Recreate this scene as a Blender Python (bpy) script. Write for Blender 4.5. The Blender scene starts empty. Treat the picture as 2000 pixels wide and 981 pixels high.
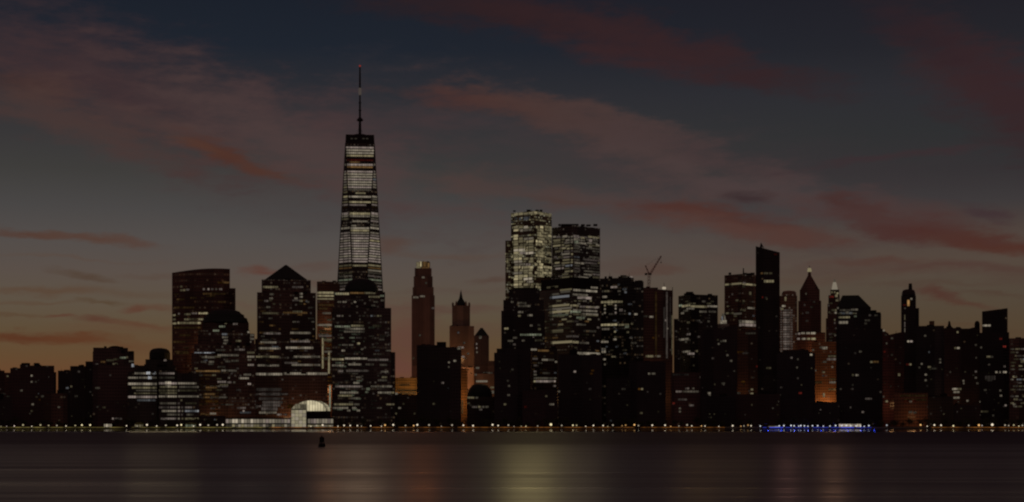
import bpy, bmesh, math, random
from mathutils import Vector
rnd = random.Random(7)
scene = bpy.context.scene
COL = scene.collection
F, YH, H = 3160.0, 826.0, 7.0          # focal length in photo pixels, horizon row, eye height (m)
GZ = 1.25                              # ground level above the water

def s2l(c):
    return tuple(((v/255)/12.92 if v/255 <= .04045 else ((v/255+.055)/1.055)**2.4) for v in c)
def ray(px): return (px-1000.0)/F
def zat(py, Y): return H + (YH-py)/F*Y
def P(px, py, Y): return Vector((ray(px)*Y, Y, zat(py, Y)))

# ------------------------------------------------------------------ materials
def mat(name):
    m = bpy.data.materials.new(name); m.use_nodes = True
    m.node_tree.nodes.clear()
    return m
def N(nt, t, **kw):
    n = nt.nodes.new(t)
    for k, v in kw.items(): setattr(n, k, v)
    return n
def L(nt, a, b): nt.links.new(a, b)
def M(nt, op, a, b=None, clamp=False):
    n = N(nt, 'ShaderNodeMath', operation=op, use_clamp=clamp)
    for i, v in enumerate((a, b)):
        if v is None: continue
        if isinstance(v, (int, float)): n.inputs[i].default_value = v
        else: L(nt, v, n.inputs[i])
    return n.outputs[0]
def rgb(c): return (c[0], c[1], c[2], 1)

def plain(name, base, rough=.7, metal=0., noise=.35, scale=.3, spec=.3):
    m = mat(name); nt = m.node_tree
    out = N(nt, 'ShaderNodeOutputMaterial'); p = N(nt, 'ShaderNodeBsdfPrincipled')
    g = N(nt, 'ShaderNodeNewGeometry'); n = N(nt, 'ShaderNodeTexNoise'); n.inputs['Scale'].default_value = scale
    n.inputs['Detail'].default_value = 4
    L(nt, g.outputs['Position'], n.inputs['Vector'])
    mx = N(nt, 'ShaderNodeMix', data_type='RGBA')
    mx.inputs[6].default_value = rgb([v*(1-noise) for v in base]); mx.inputs[7].default_value = rgb([min(1, v*(1+noise)) for v in base])
    L(nt, n.outputs['Fac'], mx.inputs[0]); L(nt, mx.outputs[2], p.inputs['Base Color'])
    p.inputs['Roughness'].default_value = rough; p.inputs['Metallic'].default_value = metal
    p.inputs['Specular IOR Level'].default_value = spec
    L(nt, p.outputs[0], out.inputs[0])
    return m

def make_facade_group():
    g = bpy.data.node_groups.new('Facade', 'ShaderNodeTree')
    I = g.interface
    def inp(n, t, d):
        s = I.new_socket(n, in_out='INPUT', socket_type=t); s.default_value = d
    inp('Wall', 'NodeSocketColor', (.2, .2, .2, 1)); inp('Bay', 'NodeSocketFloat', 3.2); inp('Floor', 'NodeSocketFloat', 3.9)
    inp('Prob', 'NodeSocketFloat', .1); inp('Strength', 'NodeSocketFloat', .1); inp('Seed', 'NodeSocketFloat', 0.)
    inp('Warm', 'NodeSocketColor', (1, .7, .4, 1)); inp('Cool', 'NodeSocketColor', (1, .95, .85, 1))
    I.new_socket('BSDF', in_out='OUTPUT', socket_type='NodeSocketShader')
    gi = N(g, 'NodeGroupInput'); go = N(g, 'NodeGroupOutput'); o = gi.outputs
    uv = N(g, 'ShaderNodeUVMap'); uv.uv_map = 'UVMap'
    sp = N(g, 'ShaderNodeSeparateXYZ'); L(g, uv.outputs[0], sp.inputs[0])
    bu = M(g, 'DIVIDE', sp.outputs[0], o['Bay']); fv = M(g, 'DIVIDE', sp.outputs[1], o['Floor'])
    ib = M(g, 'FLOOR', bu); jf = M(g, 'FLOOR', fv); fb = M(g, 'FRACT', bu); ff = M(g, 'FRACT', fv)
    mk = M(g, 'MULTIPLY', M(g, 'LESS_THAN', M(g, 'ABSOLUTE', M(g, 'SUBTRACT', fb, .5)), .36),
           M(g, 'LESS_THAN', M(g, 'ABSOLUTE', M(g, 'SUBTRACT', ff, .5)), .28))
    def wn(a, b, k):
        c = N(g, 'ShaderNodeCombineXYZ')
        for i, v in enumerate((a, b)):
            if v is None: continue
            L(g, v, c.inputs[i])
        L(g, M(g, 'ADD', o['Seed'], k), c.inputs[2])
        w = N(g, 'ShaderNodeTexWhiteNoise', noise_dimensions='3D'); L(g, c.outputs[0], w.inputs['Vector'])
        return w.outputs['Value']
    r1 = wn(ib, jf, 0.); r2 = wn(ib, jf, 11.); row = wn(None, jf, 23.)
    blk = wn(M(g, 'FLOOR', M(g, 'DIVIDE', bu, 5.)), jf, 37.)
    k = M(g, 'MULTIPLY', M(g, 'POWER', row, 2.), M(g, 'POWER', blk, 1.5))
    thr = M(g, 'MULTIPLY', M(g, 'MULTIPLY', k, 7.), o['Prob'])
    lit = M(g, 'MULTIPLY', M(g, 'LESS_THAN', r1, thr), mk)
    st = M(g, 'MULTIPLY', M(g, 'MULTIPLY', lit, o['Strength']), M(g, 'ADD', .15, M(g, 'POWER', r2, 2.5)))
    tint = N(g, 'ShaderNodeMix', data_type='RGBA')
    L(g, wn(ib, jf, 51.), tint.inputs[0]); L(g, o['Warm'], tint.inputs[6]); L(g, o['Cool'], tint.inputs[7])
    # wall with weathering, window glass
    geo = N(g, 'ShaderNodeNewGeometry'); nz = N(g, 'ShaderNodeTexNoise'); nz.inputs['Scale'].default_value = .06; nz.inputs['Detail'].default_value = 6
    L(g, geo.outputs['Position'], nz.inputs['Vector'])
    wall = N(g, 'ShaderNodeMix', data_type='RGBA', blend_type='MULTIPLY'); wall.inputs[0].default_value = 1.
    L(g, o['Wall'], wall.inputs[6])
    cr = N(g, 'ShaderNodeMapRange'); cr.inputs[3].default_value = .55; cr.inputs[4].default_value = 1.3; L(g, nz.outputs['Fac'], cr.inputs[0]); 
    pier = M(g, 'ADD', .6, M(g, 'MULTIPLY', wn(M(g, 'FLOOR', M(g, 'DIVIDE', bu, 4.)), None, 71.), .8))      # bays of slightly different stone and glass
    belt = M(g, 'ADD', .75, M(g, 'MULTIPLY', wn(None, M(g, 'FLOOR', M(g, 'DIVIDE', fv, 9.)), 83.), .5))
    L(g, M(g, 'MULTIPLY', cr.outputs[0], M(g, 'MULTIPLY', pier, belt)), wall.inputs[7])
    bc = N(g, 'ShaderNodeMix', data_type='RGBA'); L(g, M(g, 'MULTIPLY', mk, .6), bc.inputs[0]); L(g, wall.outputs[2], bc.inputs[6]); bc.inputs[7].default_value = (.012, .014, .018, 1)
    ro = N(g, 'ShaderNodeMapRange'); ro.inputs[3].default_value = .75; ro.inputs[4].default_value = .12; L(g, mk, ro.inputs[0])
    p = N(g, 'ShaderNodeBsdfPrincipled'); L(g, bc.outputs[2], p.inputs['Base Color']); L(g, ro.outputs[0], p.inputs['Roughness'])
    L(g, tint.outputs[2], p.inputs['Emission Color']); L(g, st, p.inputs['Emission Strength'])
    L(g, p.outputs[0], go.inputs[0])
    return g
FG = make_facade_group()
_seed = [0.]
def facade(name, wall=(.10, .075, .065), prob=.1, strength=.05, bay=3.2, floor=3.9, warm=(1, .62, .3), cool=(1, .9, .75)):
    m = mat(name); nt = m.node_tree
    out = N(nt, 'ShaderNodeOutputMaterial'); g = N(nt, 'ShaderNodeGroup'); g.node_tree = FG
    _seed[0] += 61.7
    g.inputs['Wall'].default_value = rgb([min(.6, v*k) for v, k in zip(wall, (1.6, 1.42, 1.36))]); g.inputs['Bay'].default_value = bay; g.inputs['Floor'].default_value = floor
    g.inputs['Prob'].default_value = (prob*.8 if prob > .06 else prob*.25); g.inputs['Strength'].default_value = strength*.62; g.inputs['Seed'].default_value = _seed[0]
    g.inputs['Warm'].default_value = rgb(warm); g.inputs['Cool'].default_value = rgb(cool)
    L(nt, g.outputs[0], out.inputs[0]); m.cycles.emission_sampling = 'NONE'
    return m

TINT = dict(w=(1, .85, .63), c=(.92, .95, 1), y=(1, .84, .48), o=(1, .55, .2), a=(1, .42, .07), g=(.92, 1, .68), r=(1, .12, .08), b=(.06, .10, 1), m=(1, .87, .56), p=(1, .80, .68))
LEV = (.010, .026, .06, .12, .20, .42, 1.0, .27)
_glow = {}
def glow(t, lev, cells=True, sample=False, ground=None):
    """Light seen through glass: brightness differs from pane to pane."""
    key = (t, lev, cells, sample)
    if key in _glow: return _glow[key]
    m = mat('lit_glass_%s%d' % (t, lev)); nt = m.node_tree
    out = N(nt, 'ShaderNodeOutputMaterial'); e = N(nt, 'ShaderNodeEmission'); e.inputs[0].default_value = rgb(TINT[t])
    base = LEV[lev]
    if cells:
        g = N(nt, 'ShaderNodeNewGeometry'); sp = N(nt, 'ShaderNodeSeparateXYZ'); L(nt, g.outputs['Position'], sp.inputs[0])
        xx = M(nt, 'ADD', sp.outputs[0], M(nt, 'MULTIPLY', sp.outputs[1], .73))
        def cell(w, hgt):
            c = N(nt, 'ShaderNodeCombineXYZ'); L(nt, M(nt, 'FLOOR', M(nt, 'DIVIDE', xx, w)), c.inputs[0])
            if hgt: L(nt, M(nt, 'FLOOR', M(nt, 'DIVIDE', sp.outputs[2], hgt)), c.inputs[1])
            q = N(nt, 'ShaderNodeTexWhiteNoise', noise_dimensions='2D'); L(nt, c.outputs[0], q.inputs['Vector'])
            return q.outputs['Value']
        fr = M(nt, 'FRACT', M(nt, 'DIVIDE', xx, 3.1))
        mull = M(nt, 'ADD', M(nt, 'MULTIPLY', M(nt, 'GREATER_THAN', fr, .16), .75), .25)
        v = M(nt, 'ADD', .26, M(nt, 'ADD', M(nt, 'MULTIPLY', cell(3.1, 3.9), .55), M(nt, 'MULTIPLY', M(nt, 'POWER', cell(9.3, 0), 2.), .85)))
        L(nt, M(nt, 'MULTIPLY', M(nt, 'MULTIPLY', v, mull), base), e.inputs[1])
    else:
        e.inputs[1].default_value = base
    L(nt, e.outputs[0], out.inputs[0]); m.cycles.emission_sampling = 'AUTO' if sample else 'NONE'
    _glow[key] = m
    return m

# ------------------------------------------------------------------ mesh helpers
def mesh_obj(name, verts, faces, m, parent=None, uvs=None, smooth=False):
    me = bpy.data.meshes.new(name); me.from_pydata([tuple(v) for v in verts], [], faces)
    if uvs:
        lay = me.uv_layers.new(name='UVMap'); i = 0
        for f in uvs:
            for u in f: lay.data[i].uv = u; i += 1
    bm = bmesh.new(); bm.from_mesh(me); bmesh.ops.recalc_face_normals(bm, faces=bm.faces); bm.to_mesh(me); bm.free()
    if smooth:
        for p in me.polygons: p.use_smooth = True
    me.materials.append(m)
    o = bpy.data.objects.new(name, me); COL.objects.link(o)
    if parent:
        o.parent = parent; o.matrix_parent_inverse.identity()
        q = Vector((0, 0, 0)); a = parent
        while a: q += Vector(a.location); a = a.parent
        o.location = -q
    return o
def empty(name, label, cat, loc, group=None):
    o = bpy.data.objects.new(name, None); o.empty_display_size = 3; COL.objects.link(o)
    o.location = loc; o['label'] = label; o['category'] = cat
    if group: o['group'] = group
    return o
def prism(poly_lo, poly_hi, zlo, zhi):
    """poly_lo / poly_hi: plan points; zlo / zhi numbers or lists. -> verts, faces, uvs"""
    n = len(poly_lo)
    zl = zlo if isinstance(zlo, (list, tuple)) else [zlo]*n
    zh = zhi if isinstance(zhi, (list, tuple)) else [zhi]*n
    V = [Vector((p[0], p[1], z)) for p, z in zip(poly_lo, zl)] + [Vector((p[0], p[1], z)) for p, z in zip(poly_hi, zh)]
    Fs, U, u = [], [], rnd.uniform(0, 400)
    u = round(u)
    for i in range(n):
        j = (i+1) % n; w = (V[j]-V[i]).length
        Fs.append((i, j, n+j, n+i))
        a = (w-(V[n+j]-V[n+i]).length)/2
        U.append(((u, V[i].z), (u+w, V[j].z), (u+w-a, V[n+j].z), (u+a, V[n+i].z))); u += w
    Fs.append(tuple(range(n, 2*n))); U.append([(0.01, 0.01)]*n)
    Fs.append(tuple(reversed(range(n)))); U.append([(0.01, 0.01)]*n)
    return V, Fs, U
def box_vf(c, sx, sy, sz, rot=0.):
    ca, sa = math.cos(rot), math.sin(rot)
    V = [Vector((c[0]+ca*x*sx/2-sa*y*sy/2, c[1]+sa*x*sx/2+ca*y*sy/2, c[2]+z*sz)) for z in (0, 1) for x, y in ((-1, -1), (1, -1), (1, 1), (-1, 1))]
    return V, [(0, 3, 2, 1), (4, 5, 6, 7), (0, 1, 5, 4), (1, 2, 6, 5), (2, 3, 7, 6), (3, 0, 4, 7)]
def tube_vf(p0, p1, r0, r1, n=8):
    d = (p1-p0).normalized(); a = d.orthogonal().normalized(); b = d.cross(a)
    V = [p+ (a*math.cos(t)+b*math.sin(t))*r for p, r in ((p0, r0), (p1, r1)) for t in [2*math.pi*i/n for i in range(n)]]
    Fs = [(i, (i+1) % n, n+(i+1) % n, n+i) for i in range(n)] + [tuple(reversed(range(n))), tuple(range(n, 2*n))]
    return V, Fs
def join(*parts):
    V, Fs = [], []
    for v, f in parts:
        k = len(V); V += list(v); Fs += [tuple(i+k for i in q) for q in f]
    return V, Fs
def lathe_vf(cx, cy, prof, n=20, rot=0.):
    V, Fs = [], []
    for r, z in prof:
        V += [Vector((cx+r*math.cos(rot+2*math.pi*i/n), cy+r*math.sin(rot+2*math.pi*i/n), z)) for i in range(n)]
    for k in range(len(prof)-1):
        for i in range(n):
            j = (i+1) % n; Fs.append((k*n+i, k*n+j, (k+1)*n+j, (k+1)*n+i))
    Fs.append(tuple(range((len(prof)-1)*n, len(prof)*n))); Fs.append(tuple(reversed(range(n))))
    return V, Fs
def lathe_uv(V, Fs, n):
    U = []
    for f in Fs:
        if len(f) != 4 or n == 4 and abs(V[f[0]].z-V[f[2]].z) < 1e-4: U.append([(0.01, 0.01)]*len(f)); continue
        r = (V[f[0]]-V[f[1]]).length; i = f[0] % n
        U.append([(i*r, V[f[0]].z), ((i+1)*r, V[f[1]].z), ((i+1)*r, V[f[2]].z), (i*r, V[f[3]].z)])
    return U

ROOF = plain('roof_membrane', (.03, .027, .026), .85)
DARKMET = plain('dark_steel', (.035, .03, .03), .45, .6)
COPPER = plain('weathered_copper_roof', (.045, .06, .052), .6, .3)

# ------------------------------------------------------------------ buildings
class Bld:
    def __init__(s, name, cat, label, Y, px, wall=(.10, .075, .065), prob=.08, strength=.05, bay=3.2, floor=3.9, group=None, **kw):
        s.Y = Y; s.root = empty(name, label, cat, (ray(px)*Y, Y, GZ), group)
        s.m = facade(name+'_facade', wall, prob, strength, bay, floor, **kw)
        s.faces = []; s.nstrip = 0; s.extra = {}; s.tops = []
    def plan(s, l, r, c=None, th=None, d=None, dY=0.):
        """footprint: near corner seen at column c, outline exactly from column l to column r"""
        Y = s.Y+dY
        if c is None:
            c, th = l, 0.
        elif th is None:
            k = (c-l)/(r-l); th = math.atan2(k, 1-k)
            th = min(max(th, .12), 1.45)
        else: th = math.radians(th)
        C = Vector((ray(c)*Y, Y))
        er0 = Vector((math.cos(math.atan(ray((l+r)/2))), -math.sin(math.atan(ray((l+r)/2))))) ; eb0 = Vector((-er0.y, er0.x))
        dr = er0*math.cos(th)+eb0*math.sin(th); dl = -er0*math.sin(th)+eb0*math.cos(th)
        def hit(d_, px):                    # C + t d on the ray x = k y
            k = ray(px); den = d_.x-k*d_.y
            return (k*C.y-C.x)/den
        wr = hit(dr, r)
        if th > .01 and c > l+.5: wl = hit(dl, l)
        else: wl = d if d else min(max(wr*.8, 14), 45)
        if th < .01: dl = (eb0 + er0*0).normalized()
        p = [C, C+dr*wr, C+dr*wr+dl*wl, C+dl*wl]
        return [Vector((q.x, q.y)) for q in p], (l, c, r)
    def addface(s, pts, lx, rx):
        n = (pts[1]-pts[0]).cross(pts[3]-pts[0]).normalized()
        if n.y > 0: n = -n
        zs = [q.z for q in pts]
        s.faces.append((pts[0], n, lx, rx, min(zs), max(zs), sum(q.y for q in pts)/4))
    def tier(s, l, r, t, bot=None, c=None, th=None, d=None, dY=0., part='tower_body', m=None, slope=None):
        pl, (l, c, r) = s.plan(l, r, c, th, d, dY)
        z0 = GZ if bot is None else zat(bot, s.Y+dY)
        z1 = zat(t, s.Y+dY)
        zh = [z1]*4
        if slope: zh = [zat(q, s.Y+dY) for q in slope]
        V, Fs, U = prism(pl, pl, z0, zh)
        o = mesh_obj(part, V, Fs, m or s.m, s.root, U)
        if m is None: o.data.materials.append(ROOF); o.data.polygons[4].material_index = 1
        s.addface([V[0], V[1], V[5], V[4]], c, r)
        if c > l+.5: s.addface([V[3], V[0], V[4], V[7]], l, c)
        if not slope: s.tops.append((l, r, t, dY, z1))
        return o
    def taper(s, l, r, t, bot, l2, r2, c=None, th=None, dY=0., part='roof', m=None, d=None):
        """frustum standing on the outline l..r at row bot, narrowing to l2..r2 at row t"""
        pl, cc = s.plan(l, r, c, th, d, dY)
        ctr = sum(pl, Vector((0, 0)))/4
        k = max((r2-l2)/(r-l), .012); sh = ((l2+r2)/2-(l+r)/2)*s.Y/F
        ph = [ctr+(q-ctr)*k+Vector((sh, 0)) for q in pl]
        V, Fs, U = prism(pl, ph, zat(bot, s.Y+dY), zat(t, s.Y+dY))
        o = mesh_obj(part, V, Fs, m or s.m, s.root, U)
        s.addface([V[0], V[1], V[5], V[4]], cc[1], r)
        if cc[1] > l+.5: s.addface([V[3], V[0], V[4], V[7]], l, cc[1])
        return o
    def lathe(s, cx, prof, n=20, dY=25., part='dome', m=None, rot=None, smooth=False):
        Y = s.Y+dY
        pr = [(hw*Y/F, zat(py, Y)) for hw, py in prof]
        V, Fs = lathe_vf(ray(cx)*Y, Y, pr, n, math.pi/n if rot is None else rot)
        return mesh_obj(part, V, Fs, m or s.m, s.root, lathe_uv(V, Fs, n), smooth)
    def box(s, l, r, t, bot, dY=8., d=8., part='penthouse', m=ROOF):
        Y = s.Y+dY; x0, x1 = ray(l)*Y, ray(r)*Y; z0, z1 = zat(bot, Y)-1., zat(t, Y)
        V, Fs = box_vf(((x0+x1)/2, Y+d/2, z0), x1-x0, d, z1-z0)
        return mesh_obj(part, V, Fs, m, s.root, None)
    def mast(s, x, y0, y1, w=1.2, w2=.5, dY=15., part='mast', m=DARKMET):
        Y = s.Y+dY
        V, Fs = tube_vf(P(x, y1, Y)-Vector((0, 0, .5)), P(x, y0, Y), w*Y/F/2, w2*Y/F/2, 6)
        return mesh_obj(part, V, Fs, m, s.root)
    def strip(s, x0, x1, y, lev=3, t='w', h=3.6, part='lit_window', out=.22, cells=True):
        done = False
        best = {}
        for f in s.faces:
            p0, n, lx, rx, zl, zh, yy = f
            a, b = max(x0, lx+.4), min(x1, rx-.4)
            if b-a < 1.2: continue
            k = ray((a+b)/2); den = n.x*k+n.y+n.z*(YH-y)/F
            if abs(den) < 1e-6: continue
            t0 = (n.dot(p0)-n.z*H)/den
            zc = H+(YH-y)/F*t0
            if not (zl+.3 < zc < zh-.3): continue
            key = (round(a), round(b))
            if key not in best or best[key][0] > t0: best[key] = (t0, f, a, b, zc)
        for t0, f, a, b, zc in best.values():
            p0, n = f[0], f[1]; hh = h*t0/F/2
            def pt(px, z):
                k = ray(px); Yq = (n.dot(p0)-n.z*z)/(n.x*k+n.y)
                return Vector((k*Yq, Yq, z))
            q = [pt(a, zc-hh), pt(b, zc-hh), pt(b, zc+hh), pt(a, zc+hh)]
            V = [v-n*.15 for v in q]+[v+n*out for v in q]
            Fs = [(0, 1, 2, 3), (7, 6, 5, 4), (0, 4, 5, 1), (1, 5, 6, 2), (2, 6, 7, 3), (3, 7, 4, 0)]
            lev = max(0, min(lev, len(LEV)-1))
            if t == 'w':                     # lamps of different warmth from office to office
                u = ((s.nstrip*7919+int(a)*31) % 100)/100.
                t = 'y' if u < .16 else 'p' if u < .36 else 'c' if u > .95 else 'w'
            s.nstrip += 1
            if s.nstrip <= 100: mesh_obj(part, V, Fs, glow(t, lev, cells), s.root)
            else:
                L_ = s.extra.setdefault((t, lev), []); L_.append((V, Fs))
            done = True
        return done
    def strips(s, txt, h=3.6):
        """'x0 x1 y lev tint; ...'"""
        for q in txt.replace('\n', ' ').split(';'):
            w = q.split()
            if not w: continue
            s.strip(float(w[0]), float(w[1]), float(w[2]), int(w[3]) if len(w) > 3 else 3, w[4] if len(w) > 4 else 'w', float(w[5]) if len(w) > 5 else h)
    def rows(s, y0, y1, pitch, a, b, fill=.5, run=(6, 40), levs=(1, 2, 3), ts='w', h=3.4, seed=0):
        r = random.Random(seed*977+int(y0*13+a)); y = y0
        while y <= y1:
            f = fill*r.uniform(.3, 1.7); x = a+r.uniform(0, 6)
            while x < b-2:
                w = min(r.uniform(*run), b-x)
                if r.random() < f and w > 1.5: s.strip(x, x+w, y, r.choice(levs), r.choice(ts), h)
                x += w+r.uniform(1.2, 3)
            y += pitch
    def dots(s, n, l, r, t, b, levs=(2, 3, 4), ts='wwyyp', seed=1, w=(2.2, 4.5)):
        q = random.Random(seed+int(l)*7); k = 0; tries = 0; n = int(n*.7+.5)
        while k < n and tries < n*6:
            tries += 1
            x = q.uniform(l, r); y = t+round(q.uniform(0, b-t)/6.5)*6.5
            ww = q.uniform(*w)
            if s.strip(x, x+ww*.85, y, max(0, q.choice(levs)-(q.random() < .35)), q.choice(ts), q.uniform(2.0, 3.4)): k += 1
    def clutter(s):
        # plant rooms, tanks and aerials on the flat roofs
        q = random.Random(int(s.Y)*3+len(s.tops)); 
        for l, r, t, dY, z1 in s.tops:
            if r-l < 17: continue
            for k in range(q.choice((1, 2, 2, 3)) if r-l < 60 else 4):
                w = q.uniform(3, 9); x = q.uniform(l+2, r-2-w); h = q.uniform(.9, 2.6)
                s.box(x, x+w, t-h, t, dY=dY+q.uniform(3, 9), d=q.uniform(3, 8), part='plant_room')
            if q.random() < .5:
                x = q.uniform(l+3, r-3); s.mast(x, t-q.uniform(2.5, 6), t+.5, .7, .4, dY+6, 'aerial')
    def done(s):
        s.clutter()
        for (t, lev), L_ in s.extra.items():
            V, Fs = join(*L_)
            o = mesh_obj('lit_windows', V, Fs, glow(t, lev), s.root); o['kind'] = 'stuff'
        return s
WR = (.27, .35, .05, .05)
NISH = 0.0006
# ================================================================== the skyline, west edge first
BR, GR, DK, TAN = (.11, .065, .05), (.085, .08, .085), (.05, .04, .042), (.22, .15, .11)

b = Bld('apartment_block', 'apartment building', 'plain dark apartment block cut by the west edge of the view', 1990, 0, BR, .05)
b.tier(-90, 9, 723); b.tier(9, 21, 728, part='side_wing', d=20)
b.dots(8, 0, 20, 735, 815); b.strips('0 9 794 2 r; 2 11 770 1; 12 19 775 1'); b.done()
b = Bld('apartment_block', 'apartment building', 'dark stepped apartment block second from the west edge, three roof levels', 1960, 40, (.10, .06, .06), .05)
b.tier(20, 39, 719); b.tier(39, 57, 712, part='tower_body', dY=3); b.tier(57, 106, 714, part='tower_body', dY=6)
b.box(66, 74, 709, 714, part='water_tank'); b.box(42, 55, 709, 713)
b.strips('60 64 734 3; 60 64 746 2; 68 72 746 2; 38 44 763 2; 80 92 774 2 w; 94 97 774 1; 62 66 790 3; 100 105 806 2; 60 64 803 1; 10 18 775 1; 75 79 781 1 a; 86 92 781 1 a')
b.dots(10, 22, 104, 730, 818, (1, 1, 2)); b.done()
b = Bld('apartment_block', 'apartment building', 'narrow dark block beside the thin slot of sky', 2050, 107, DK, .03)
b.tier(104, 110, 727); b.done()
b = Bld('apartment_block', 'apartment building', 'dark terraced block stepping up beside the slot of sky toward the curved-crown block', 1975, 145, DK, .05)
b.tier(113, 137, 724); b.tier(137, 167, 715, dY=3); b.tier(167, 182, 706, dY=6)
b.strips('129 134 758 3; 137 141 755 3 y; 151 156 726 2; 146 152 774 1; 126 130 779 1; 165 168 756 1; 127 131 771 1'); b.dots(8, 114, 180, 735, 815, (0, 1, 1)); b.done()
b = Bld('apartment_tower', 'apartment building', 'broad dark apartment tower with a faint curved light band under its crown', 1945, 220, (.09, .06, .06), .05)
b.tier(181, 270, 712); b.tier(181, 262, 687, 713, part='upper_storeys', dY=2); b.tier(182, 250, 679, 688, part='crown', dY=4)
b.lathe(225, [(12, 682), (11.5, 679), (9, 677), (5, 676)], 14, dY=20, part='roof_drum', m=ROOF)
b.strips('196 206 707 2 o; 208 222 704 1 y; 222 232 702 1 y; 234 246 699 3 g; 246 250 698 2 w; 220 230 711 2; 257 262 714 5 c 6; 252 268 706 2 w 3; 186 192 712 2; 219 222 818 4 p; 224 238 818 2 p; 186 195 758 2; 200 206 796 1 y; 188 192 795 1')
b.dots(6, 184, 262, 735, 815, (0, 0, 1)); b.done()
b = Bld('apartment_tower', 'apartment building', 'dark block with a rounded roof between the curved-crown tower and the curved glass tower', 2020, 310, (.05, .06, .05), .03)
b.tier(270, 342, 714); b.tier(284, 338, 702, 715, part='upper_storeys', dY=2)
b.lathe(312, [(20, 703), (20, 690), (18, 685), (13, 681.5), (4, 680)], 18, dY=22, part='round_roof', m=COPPER)
b.strips('320 325 704 4'); b.done()

# white-lit exchange office
b = Bld('office_block', 'office building', 'low wide office block with rows of bright white windows by the water', 1905, 320, (.06, .055, .055), .10, .08)
b.tier(250, 307, 727); b.tier(310, 346, 724, part='tower_body', d=30); b.tier(346, 389, 729, part='tower_body', dY=2, d=28)
b.tier(262, 342, 722, 729, part='penthouse', dY=8)
b.strips('''263 306 729.5 3; 310 341 729.5 3; 250 270 738 3; 272 306 738 3; 310 341 738 1;
250 306 750 4 w 4.4; 258 306 757.5 3; 266 306 763 2 w 2.6; 262 306 768.5 2 y 2.6; 250 306 775.5 4 w 4.2; 268 304 782 2;
310 346 749 4 w 4; 312 346 756 3; 310 346 763 2 y; 312 346 768 2 y; 310 346 774.5 4; 312 344 788 2; 310 330 796 2; 332 345 796 2; 316 344 803 4; 326 345 810 2; 314 344 818 3;
347 384 749 4 w; 350 388 756 2; 347 385 763 1 y; 348 388 774.5 3; 352 356 782 2; 347 351 763 3; 347 351 796 3; 354 358 796 2; 347 352 803 4; 355 358 803 3; 361 388 803 4; 347 351 810 3; 354 357 810 2; 364 378 810 2; 347 351 818 4; 355 358 818 3; 361 388 818 3; 361 375 796 3; 347 351 788 2; 362 384 788 1''')
b.strips('286 294 729 5 c 5; 298 304 729 5 c 5; 289 296 738 5 c 5; 322 334 748 5 w 5; 323 334 755 4 w 4')
b.done()

# curved glass tower
b = Bld('glass_tower', 'skyscraper', 'tall reddish glass tower with a gently curved sloping roof', 2080, 395, (.10, .055, .045), .45, .035, warm=(1, .45, .2), cool=(1, .7, .45))
b.tier(449, 460, 563, part='side_slab', dY=12)
Y = b.Y; pl = []
for i in range(9):
    u = i/8; px = 336+113*u; pl.append(Vector((ray(px)*(Y-14*math.sin(math.pi*u*.9)), Y-14*math.sin(math.pi*u*.9))))
back = [Vector((ray(449)*(Y+38), Y+38)), Vector((ray(336)*(Y+38), Y+38))]
poly = pl+back
V, Fs, U = prism(poly, poly, GZ, [zat(533-7*math.sin(math.pi*.5*min(1, i/7)), Y) for i in range(9)]+[zat(528, Y+38), zat(533, Y+38)])
o = mesh_obj('tower_body', V, Fs, b.m, b.root, U); o.data.materials.append(ROOF); o.data.polygons[11].material_index = 1
for i in range(8): b.addface([V[i], V[i+1], V[12+i], V[11+i]], 336+113*i/8-.4, 336+113*(i+1)/8+.4)
b.strips('''352 362 567 3; 363 370 566 3; 396 400 565 2; 405 409 565 3; 413 417 565 3; 420 424 565 3; 428 434 565 3; 425 448 552 2 o; 426 436 552 1 a;
337 343 616 3 y; 348 352 613 2; 360 372 614 3 y; 374 385 612 3; 388 406 612 4 y; 337 343 624 2 y; 360 398 624 3 y; 337 345 632 4 y; 347 392 631 4 y 4; 340 392 640 1 o; 345 360 585 1 o; 372 384 582 1 o; 410 420 578 1 o; 425 440 590 1 o; 352 356 560 2; 396 440 574 1 o; 340 380 601 1 o; 350 372 655 1 o; 338 362 668 1 o; 344 370 690 1 o''')
b.rows(575, 700, 7, 338, 398, .18, (5, 18), (0, 0, 1), 'oo', 2.6, 4); b.rows(572, 606, 7, 400, 446, .25, (5, 18), (0, 0, 1), 'o', 2.6, 5); b.done()

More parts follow.
